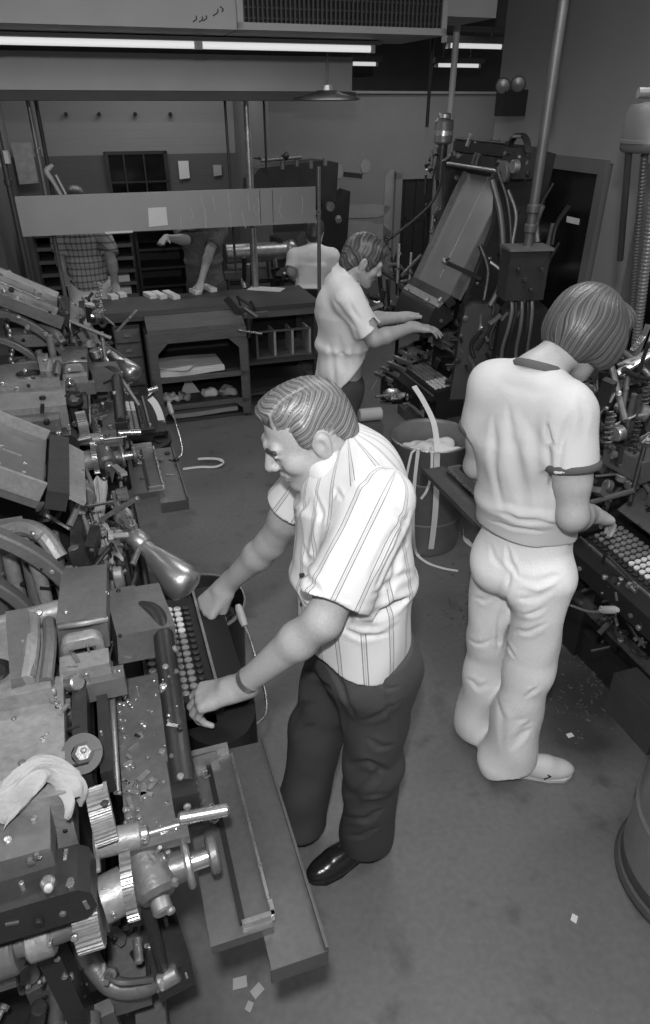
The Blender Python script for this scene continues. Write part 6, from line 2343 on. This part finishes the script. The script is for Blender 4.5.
# ---------------------------------------------------------------- bins, drums, rags, litter
def front():
    # paper bin between the two machines
    C = V((.573, 3.375, 0))
    t = thing('paper_bin', 'round metal waste bin with paper strips hanging over its rim', 'bin', C)
    b = MB()
    b.lathe([(.001, .004), (.195, .004), (.200, .02), (.213, .64), (.220, .645), (.220, .660), (.212, .663), (.207, .655), (.206, .64), (.192, .03), (.001, .025)], C, seg=48, caps=False)
    b.build('bin_body', 'tin', t, True, 1.0)
    b = MB()
    b.lathe([(.212, .655), (.222, .655), (.224, .662), (.218, .668), (.210, .664), (.212, .655)], C, seg=48, caps=False)
    b.build('rim', 'worn_steel', t, True, 1.0)
    for z in (.20, .45):
        b = MB()
        r = .200 + .013 * (z - .02) / .62
        b.lathe([(r, z - .008), (r + .004, z), (r, z + .008), (r - .003, z)], C, seg=48, caps=False)
        b.build('bead', 'tin', t, True, 1.0)
    P = [el(C + V((.09 * math.cos(i * 1.1), .09 * math.sin(i * 1.1), .54 + .02 * math.sin(i * 3))), (.10, .09, .045), k=.03) for i in range(6)]
    pts, q = sdf_mesh(P, .008, wrinkles((), .010, 71, 60))
    k = np.hypot(pts[:, 0] - C.x, pts[:, 1] - C.y)
    f = np.minimum(1, .195 / np.maximum(k, 1e-6))
    pts[:, 0] = C.x + (pts[:, 0] - C.x) * f
    pts[:, 1] = C.y + (pts[:, 1] - C.y) * f
    tag(np_mesh('waste_paper', pts, q, 'paper', None, C + UP * .5), 'crumpled waste paper filling the round metal bin', 'paper')

    def strip(label, pts, w, wv=(1, 0, 0), cat='paper strip', th=.0015, m='paper'):
        b = MB()
        b.ribbon(pts, wv, w, th)
        return tag(recenter(b.build('paper_strip', m, smooth=1.0), pts[-1]), label, cat, 'paper strips at the bin')
    yf = C.y - .232
    strip('broad paper strip running from the machine over the bin rim and down its front', [at(414, 386, y=3.62), at(424, 402, y=3.52), at(434, 424, y=3.36), V((at(438, 440, y=3.16).x, 3.150, .676)), at(437, 455, y=yf), at(436, 500, y=yf + .004), at(434, 525, y=yf + .008), at(431, 549, y=yf + .012)], .030)
    strip('long paper strip down the bin front curling out onto the floor', [V((at(419, 434, y=3.3).x, 3.25, .645)), V((at(420, 441, y=3.16).x, 3.150, .674)), at(418, 452, y=yf), at(414, 490, y=yf - .01), at(413, 530, y=yf - .02), at(416, 552, z=.03), at(426, 562, z=.006), at(442, 568, z=.004), at(458, 571, z=.004)], .018)
    strip('narrow paper strip looping beside the long one on the bin front', [V((at(430, 436, y=3.3).x, 3.25, .645)), V((at(431, 441, y=3.16).x, 3.150, .675)), at(432, 455, y=yf - .004), at(431, 475, y=yf - .012), at(427, 490, y=yf - .016), at(421, 499, y=yf - .018)], .014)
    strip('narrow paper strip hanging furthest to the striped-shirt side of the bin', [V((at(415, 434, y=3.3).x, 3.25, .645)), V((at(415, 440, y=3.16).x, 3.155, .674)), at(411, 455, y=yf), at(406, 480, y=yf - .006), at(404, 500, y=yf - .01), at(406, 515, y=yf - .01)], .012)
    strip('paper strip looping on the floor between the bin and the young man', [at(463, 528, z=.05), at(464, 536, z=.006), at(470, 544, z=.004), at(482, 551, z=.004), at(492, 555, z=.004)], .03, (0, 1, 0))
    b = MB()
    b.ribbon([at(183, 469, z=.004), at(200, 467, z=.006), at(214, 467, z=.008), at(222, 464, z=.02), at(220, 459.5, z=.03), at(208, 458.5, z=.03), at(198, 459, z=.03)], (0, 1, .1), .028, .0015)
    tag(recenter(b.build('paper_strip', 'paper', smooth=1.0), at(205, 465, z=0)), 'hook-shaped paper strip lying alone on the floor before the cabinet', 'paper strip')
    b = MB()
    b.ribbon([at(150, 398, y=3.35), at(155, 404, y=3.33), at(160, 415, y=3.3), at(163, 430, y=3.28), at(164, 446, y=3.26)], (1, .2, 0), .035, .0015)
    tag(recenter(b.build('paper_strip', 'paper', smooth=1.0), at(160, 415, y=3.3)), 'paper strip hanging down from the machine before the bench', 'paper strip')

    # scrap tub behind the big keyboard
    C = at(197, 604, z=.44)
    C.z = 0
    t = thing('scrap_tub', 'round dark tub of metal scraps behind the big keyboard', 'tub', C)
    b = MB()
    b.lathe([(.001, .004), (.165, .004), (.172, .015), (.192, .43), (.198, .436), (.199, .446), (.193, .449), (.187, .44), (.166, .025), (.001, .02)], C, seg=44, caps=False)
    b.build('tub_body', 'iron_dark', t, True, 1.0)
    b = MB()
    b.lathe([(.190, .442), (.199, .440), (.203, .446), (.198, .452), (.191, .450), (.190, .442)], C, seg=44, caps=False)
    b.build('rim', 'worn_steel', t, True, 1.0)
    rg = random.Random(5)
    b = MB()
    for i in range(170):
        a, r = rg.uniform(0, 6.28), .165 * math.sqrt(rg.random())
        p = C + V((r * math.cos(a), r * math.sin(a), .34 + rg.uniform(-.02, .03)))
        b.box(p, (rg.uniform(.02, .06), rg.uniform(.008, .02), rg.uniform(.004, .012)), euler(rg.uniform(-1, 1), rg.uniform(-1, 1), rg.uniform(0, 3)), 0)
    b.lathe([(.001, .32), (.17, .32), (.17, .33), (.001, .34)], C, seg=30)
    tag(recenter(b.build('metal_scraps', 'iron_grey', smooth=0), C + UP * .3), 'loose metal scraps heaped in the dark tub', 'scraps', kind='stuff')

    # big drum at the corner
    C = V((1.235, 1.31, 0))
    t = thing('metal_drum', 'big pale metal drum at the bottom corner by the young man', 'drum', C)
    b = MB()
    b.lathe([(.001, .0), (.252, .0), (.262, .01), (.262, .03), (.256, .045), (.256, .84), (.262, .85), (.262, .87), (.254, .875), (.248, .86), (.248, .06), (.001, .05)], C, seg=56, caps=False)
    b.build('drum_body', 'tin', t, True, .7)
    b = MB()
    b.lathe([(.255, .0), (.268, .004), (.270, .02), (.262, .032), (.255, .03)], C, seg=56, caps=False)
    b.build('bottom_rim', 'tin_dark', t, True, .7)
    for z in (.30, .58):
        b = MB()
        b.lathe([(.254, z - .014), (.263, z), (.254, z + .014), (.250, z)], C, seg=56, caps=False)
        b.build('hoop', 'tin', t, True, 1.0)
    b = MB()
    b.lathe([(.256, .035), (.2568, .04), (.2568, .085), (.256, .09)], C, seg=56, caps=False)
    b.build('dirt_band', 'tin_dark', t, True, 1.0)

    # box on the floor under the third machine
    c_ = at(645, 715, z=.12)
    b = MB()
    b.box((c_.x + .06, c_.y + .06, .10), (.22, .26, .20), TURN, .012)
    b.box((c_.x + .06, c_.y + .06, .206), (.20, .24, .012), TURN, .004)
    tag(recenter(b.build('floor_box', 'tin_dark'), (c_.x + .06, c_.y + .06, 0)), 'grey metal box on the floor between the drum and the foot rail', 'box')

    # small paper roll behind the striped shirt
    a, c_ = at(374, 408, y=3.32), at(396, 407, y=3.32)
    t = thing('paper_crate', 'low pale box standing between the far man and the round bin', 'box', (a.x + .06, 3.34, 0))
    b = MB()
    b.box((a.x - .03, 3.44, .36), (.15, .16, .72), .2, .01)
    b.build('crate_body', 'tin_dark', t, True)
    b = MB()
    b.cyl((a.x - .07, 3.42, .756), (a.x + .05, 3.45, .756), .035, seg=24, bev=.004)
    b.build('roll', 'paper_grey', t, True)

    # switch box on its conduit before the dark window
    Y = 3.2
    a, c_ = at(505, 250, y=Y), at(545, 300, y=Y)
    cx, cz = (a.x + c_.x) / 2, (a.z + c_.z) / 2
    w_, h_ = (c_.x - a.x) * .86, a.z - c_.z
    t = thing('switch_box', 'dark metal switch box on a conduit in front of the dark window', 'switch box', (cx, Y, cz))
    b = MB()
    b.box((cx, Y + .05, cz), (w_, .12, h_), .12, .008)
    b.build('case', 'iron_dark', t, True)
    b = MB()
    b.box((cx, Y + .045, cz + h_ / 2 + .004), (w_ + .02, .14, .012), .12, .004)
    b.build('lid', 'iron_grey', t, True)
    b = MB()
    b.box((cx - w_ * .36, Y - .012, cz), (.008, .008, h_ * .8), .12, .002)
    b.build('hinge', 'iron_grey', t, True)
    for i in range(4):
        b = MB()
        p = V((cx - .04 + .035 * i, Y - .015, cz + .03 - .045 * (i % 3)))
        b.cyl(p, p - V((0, .012, 0)), .009, bev=.002)
        b.build('knob', 'iron_dark', t, True)
    px = at(529, 240, y=Y + .05)
    b = MB()
    b.cyl((px.x, Y + .05, cz + h_ / 2), (px.x, Y + .05, 2.95), .021, seg=16)
    b.build('conduit', 'conduit', t, True)
    for z in (1.72, 1.80):
        b = MB()
        b.cyl((px.x, Y + .05, z - .018), (px.x, Y + .05, z + .018), .028, seg=16, bev=.004)
        b.build('coupling', 'conduit', t, True)
    for i, (x0, x1, x2) in enumerate(((512, 508, 502), (516, 512, 508), (522, 520, 516), (528, 527, 524), (532, 530, 527))):
        b = MB()
        b.tube([at(x0, 298, y=Y + .05), at(x0, 312, y=Y + .04), at(x1, 330, y=Y + .05), at(x2, 352, y=Y + .10), at(x2, 380, y=Y + .14)], .009, 8)
        b.build('cable', 'pipe' if i % 2 == 0 else 'rubber', t, True)

    # hanging canister and its ribbed hoses
    Y = 2.62
    c_ = at(655, 128, y=Y)
    t = thing('feed_canister', 'rounded grey canister with ribbed hoses hanging at the picture edge beside the dark windows', 'canister', c_)
    b = MB()
    b.lathe([(.001, -.075), (.088, -.073), (.098, -.066), (.100, -.045), (.098, .045), (.090, .066), (.06, .075), (.001, .077)], c_, seg=40)
    b.build('canister_body', 'tin_dark', t, True, .9)
    b = MB()
    b.lathe([(.098, -.047), (.104, -.045), (.104, -.035), (.098, -.033)], c_, seg=40, caps=False)
    b.build('band', 'tin_dark', t, True)
    b = MB()
    b.cyl(c_ + V((-.08, 0, .10)), c_ + V((.30, 0, .10)), .016)
    b.build('arm', 'pipe', t, True)
    b = MB()
    b.cyl(c_ + V((0, 0, .08)), V((c_.x, c_.y, 2.95)), .014)
    b.build('hanger', 'pipe', t, True)

    def hose(p0, p1, r, rib, m):
        b = MB()
        a, c2 = V(p0), V(p1)
        n = int((c2 - a).length / rib)
        ax = (c2 - a).normalized()
        prof = []
        for i in range(n):
            prof += [(r, i * rib), (r * 1.22, i * rib + rib * .3), (r * 1.22, i * rib + rib * .55), (r, i * rib + rib * .9)]
        b.lathe(prof, a, ax, 16)
        b.build('ribbed_hose', m, t, True, .9)
    hose(at(645, 150, y=Y), at(630, 330, y=2.75), .011, .012, 'conduit')
    hose(at(657, 175, y=2.5), at(635, 352, y=2.62), .014, .014, 'pipe')
    b = MB()
    b.cyl(at(629, 150, y=Y), at(620, 260, y=2.75), .012)
    b.build('tube', 'pipe_dark', t, True)

    # rags
    def rag(label, P, vox, seed, m='rag', o=None, amp=.006, fr=80):
        pts, q = sdf_mesh(P, vox, wrinkles((), amp, seed, fr))
        tag(np_mesh('rag', pts, q, m, None, o), label, 'rag', 'rags on the big machine')
    mw = Matrix.Translation(O1) @ Matrix.Rotation(TURN, 4, 'Z')
    L = lambda x, y, z: mw @ V((x, y, z))
    def draped(label, path, side, w0, folds, seed, droop=.02, name='rag'):
        """a folded cloth laid along a path"""
        rg = random.Random(seed)
        sp = spline(path, 8)
        ph = [rg.uniform(0, 6.28) for _ in range(6)]

        def fn(u, v):
            k = u * (len(sp) - 1)
            i = min(int(k), len(sp) - 2)
            p = sp[i].lerp(sp[i + 1], k - i)
            t = (sp[i + 1] - sp[i]).normalized()
            sd = (V(side) - t * t.dot(V(side))).normalized()
            nn = t.cross(sd)
            if nn.z < 0:
                nn = -nn
            w = w0 * (1 + .25 * math.sin(5 * u + ph[0]) + .18 * math.sin(11 * u + ph[1]))
            x = v - .5
            h = .013 * abs(math.sin(folds * v + 2.2 * u + ph[2])) + .008 * abs(math.sin(folds * 1.9 * v - 5 * u + ph[3])) + .006 * math.sin(9 * u + 4 * v + ph[4])
            h -= droop * (2 * abs(x)) ** 2.2 + droop * .8 * (abs(2 * u - 1)) ** 6
            return p + sd * x * w + nn * h + t * .012 * math.sin(13 * v + ph[5])
        b = MB()
        b.sheet(fn, 34, 26, .003)
        c_ = sp[len(sp) // 2]
        return tag(recenter(b.build(name, 'rag', smooth=1.2), c_), label, 'rag', 'rags on the big machine')
    draped('crumpled pale rag lying by the pot castings of the big machine', [L(-.42, -.745, 1.18), L(-.38, -.73, 1.188), L(-.33, -.705, 1.198), L(-.292, -.72, 1.17), L(-.278, -.745, 1.135)], L(0, 1, 0) - L(0, 0, 0), .068, 8, 3, .022)
    draped('long pale rag draped over the upper rods of the big machine', [at(93, 480, y=1.78), at(97, 500, y=1.74), at(99, 522, y=1.70), at(105, 542, y=1.66), at(113, 560, y=1.62)], (1, .2, 0), .055, 8, 7, .012)
    a = [at(119, 505, y=1.95), at(124, 515, y=1.92), at(127, 528, y=1.9)]
    draped('small pale rag tuft beside the upright drive rods', [a[0] + V((-.02, 0, .02)), a[1], a[2]], (1, .3, 0), .05, 7, 9, .012)
    # loose proof paper on the second machine
    p = at(57, 412, y=3.25)
    draped('pale crumpled cloth on the machine standing before the bench', [p + V((-.05, 0, .06)), p + V((0, 0, .07)), p + V((.05, .0, .02)), p + V((.07, -.02, -.05))], (0, 1, .1), .11, 8, 13, .03)

    # litter by the third machine
    rg = random.Random(12)
    b = MB()
    for i in range(420):
        a = rg.choice(((600, 640, 60, 55), (590, 700, 40, 40), (598, 590, 30, 30), (470, 600, 40, 40), (610, 660, 40, 60)))
        p = at(rg.gauss(a[0], a[2] * .5), rg.gauss(a[1], a[3] * .5), z=.003)
        s = rg.uniform(.002, .007)
        b.box(p, (s * rg.uniform(1, 4), s, .003), rg.uniform(0, 3), 0)
    tag(recenter(b.build('metal_shavings', 'worn_steel', smooth=0), at(595, 640, z=0)), 'bright metal shavings strewn on the oily floor by the young man', 'shavings', kind='stuff')
    for i, (px, py, s, r, lab) in enumerate(((240, 982, .030, .3, 'square pale scrap of paper on the floor under the galley shelf'), (257, 990, .026, .9, 'tilted pale scrap overlapping spot below the galley shelf corner'), (249, 1006, .018, 1.3, 'smallest pale scrap on the floor under the galley shelf'), (570, 735, .02, .4, 'white chip of paper on the floor by the sneaker toe'), (574, 918, .018, 1.1, 'tiny pale chip alone on the open floor'))):
        p = at(px, py, z=.003)
        b = MB()
        b.prism([(-s * .8, -s * .5), (s * .6, -s * .6), (s * .7, s * .4), (-s * .6, s * .5)], V((p.x, p.y, .002)), (math.cos(r), math.sin(r), 0), (-math.sin(r), math.cos(r), 0), .0015, 0)
        tag(recenter(b.build('paper_scrap', 'paper_grey' if i < 3 else 'paper', smooth=0), p), lab, 'scrap')


front()


# ---------------------------------------------------------------- screws, studs and crumbs of metal on the machines
def studs(root, zone, n, seed, rmin, rmax, mats):
    """small fastenings standing on whatever face of this machine lies there"""
    R = random.Random(seed)
    dg = bpy.context.evaluated_depsgraph_get()
    o = V((0, 0, CAM_H))
    mine = {root.name} | {c.name for c in root.children_recursive}
    k = 0
    for _ in range(n * 6):
        if k >= n:
            break
        px, py = R.uniform(zone[0], zone[2]), R.uniform(zone[1], zone[3])
        d = (at(px, py, y=1.0) - o).normalized()
        hit, loc, nor, _i, ob, _m = scn.ray_cast(dg, o, d)
        if not hit or ob.name not in mine or ob.name.startswith('key') or ob.name.startswith('lamp') or (ob.name.startswith('magazine') and root is m4):
            continue
        if nor.dot(d) > 0:
            nor = -nor
        r = R.uniform(rmin, rmax)
        q = R.random()
        b = MB()
        if q < .45:
            b.lathe([(.0005, -.002), (r, -.002), (r, r * .5), (r * .75, r * .75), (.0005, r * .8)], loc, nor, 10)
            nm = 'screw_head'
        elif q < .7:
            b.lathe([(.0005, -.002), (r, -.002), (r, r * .9), (r * .8, r), (.0005, r)], loc, nor, 6)
            nm = 'bolt_head'
        elif q < .85:
            x, y, z = basis(nor)
            a = R.uniform(0, 3)
            b.bar(loc - (x * math.cos(a) + y * math.sin(a)) * r * 2, loc + (x * math.cos(a) + y * math.sin(a)) * r * 2, r * 1.1, r * .8, nor, .001)
            nm = 'metal_crumb'
        else:
            b.cyl(loc - nor * .003, loc + nor * r * R.uniform(2, 4.5), r * .55, seg=10, bev=.001)
            nm = 'stud'
        b.build(nm, R.choice(mats), root, True)
        k += 1


bpy.context.view_layer.update()
studs(m1, (0, 520, 190, 1000), 110, 31, .003, .009, ('worn_steel', 'steel', 'iron_grey', 'iron_light', 'iron_black'))
studs(m1, (112, 670, 180, 850), 36, 32, .002, .005, ('steel', 'worn_steel', 'iron_light'))
studs(m2, (0, 270, 180, 480), 70, 33, .006, .014, ('worn_steel', 'steel', 'iron_grey', 'iron_black'))
studs(m3, (580, 340, 650, 660), 50, 34, .005, .011, ('worn_steel', 'iron_grey', 'iron_black'))
studs(m4, (370, 130, 530, 410), 60, 35, .008, .018, ('worn_steel', 'iron_grey', 'iron_black', 'iron_dark'))
# ---------------------------------------------------------------- light
def area(name, loc, size, power):
    d = bpy.data.lights.new(name, 'AREA')
    d.shape = 'RECTANGLE'
    d.size, d.size_y = size
    d.energy = power
    o = bpy.data.objects.new(name, d)
    o.location = loc
    o.rotation_euler = (0, 0, TURN)
    col.objects.link(o)
    return o


# the photographer's flash, held just above the lens
fl = bpy.data.lights.new('flash', 'POINT')
fl.energy = 165
fl.shadow_soft_size = .045
flo = bpy.data.objects.new('flash', fl)
flo.location = (-.02, -.02, 2.50)
col.objects.link(flo)
# the room's rows of ceiling tubes, each row as one long lamp
for i, (u, v, p) in enumerate(((-1.4, .2, 7), (1.2, .2, 9), (-1.2, 2.2, 9), (1.4, 2.2, 20), (2.4, 1.0, 14))):
    area('ceiling_tubes', W(u, v, 2.92), (1.3, .25), p)
for i, (u, v, z, p) in enumerate(((-.4, 4.42, 2.44, 8), (1.1, 4.42, 2.44, 8), (.0, 6.9, 2.9, 14), (1.2, 7.6, 2.9, 12), (3.3, 6.0, 2.55, 9), (3.3, 8.6, 2.85, 10), (2.3, 5.9, 2.9, 12))):
    area('ceiling_tubes', W(u, v, z), (1.3, .12), p)
w = bpy.data.worlds.new('world')
scn.world = w
w.use_nodes = True
w.node_tree.nodes['Background'].inputs['Color'].default_value = (1, 1, 1, 1)
w.node_tree.nodes['Background'].inputs['Strength'].default_value = .3
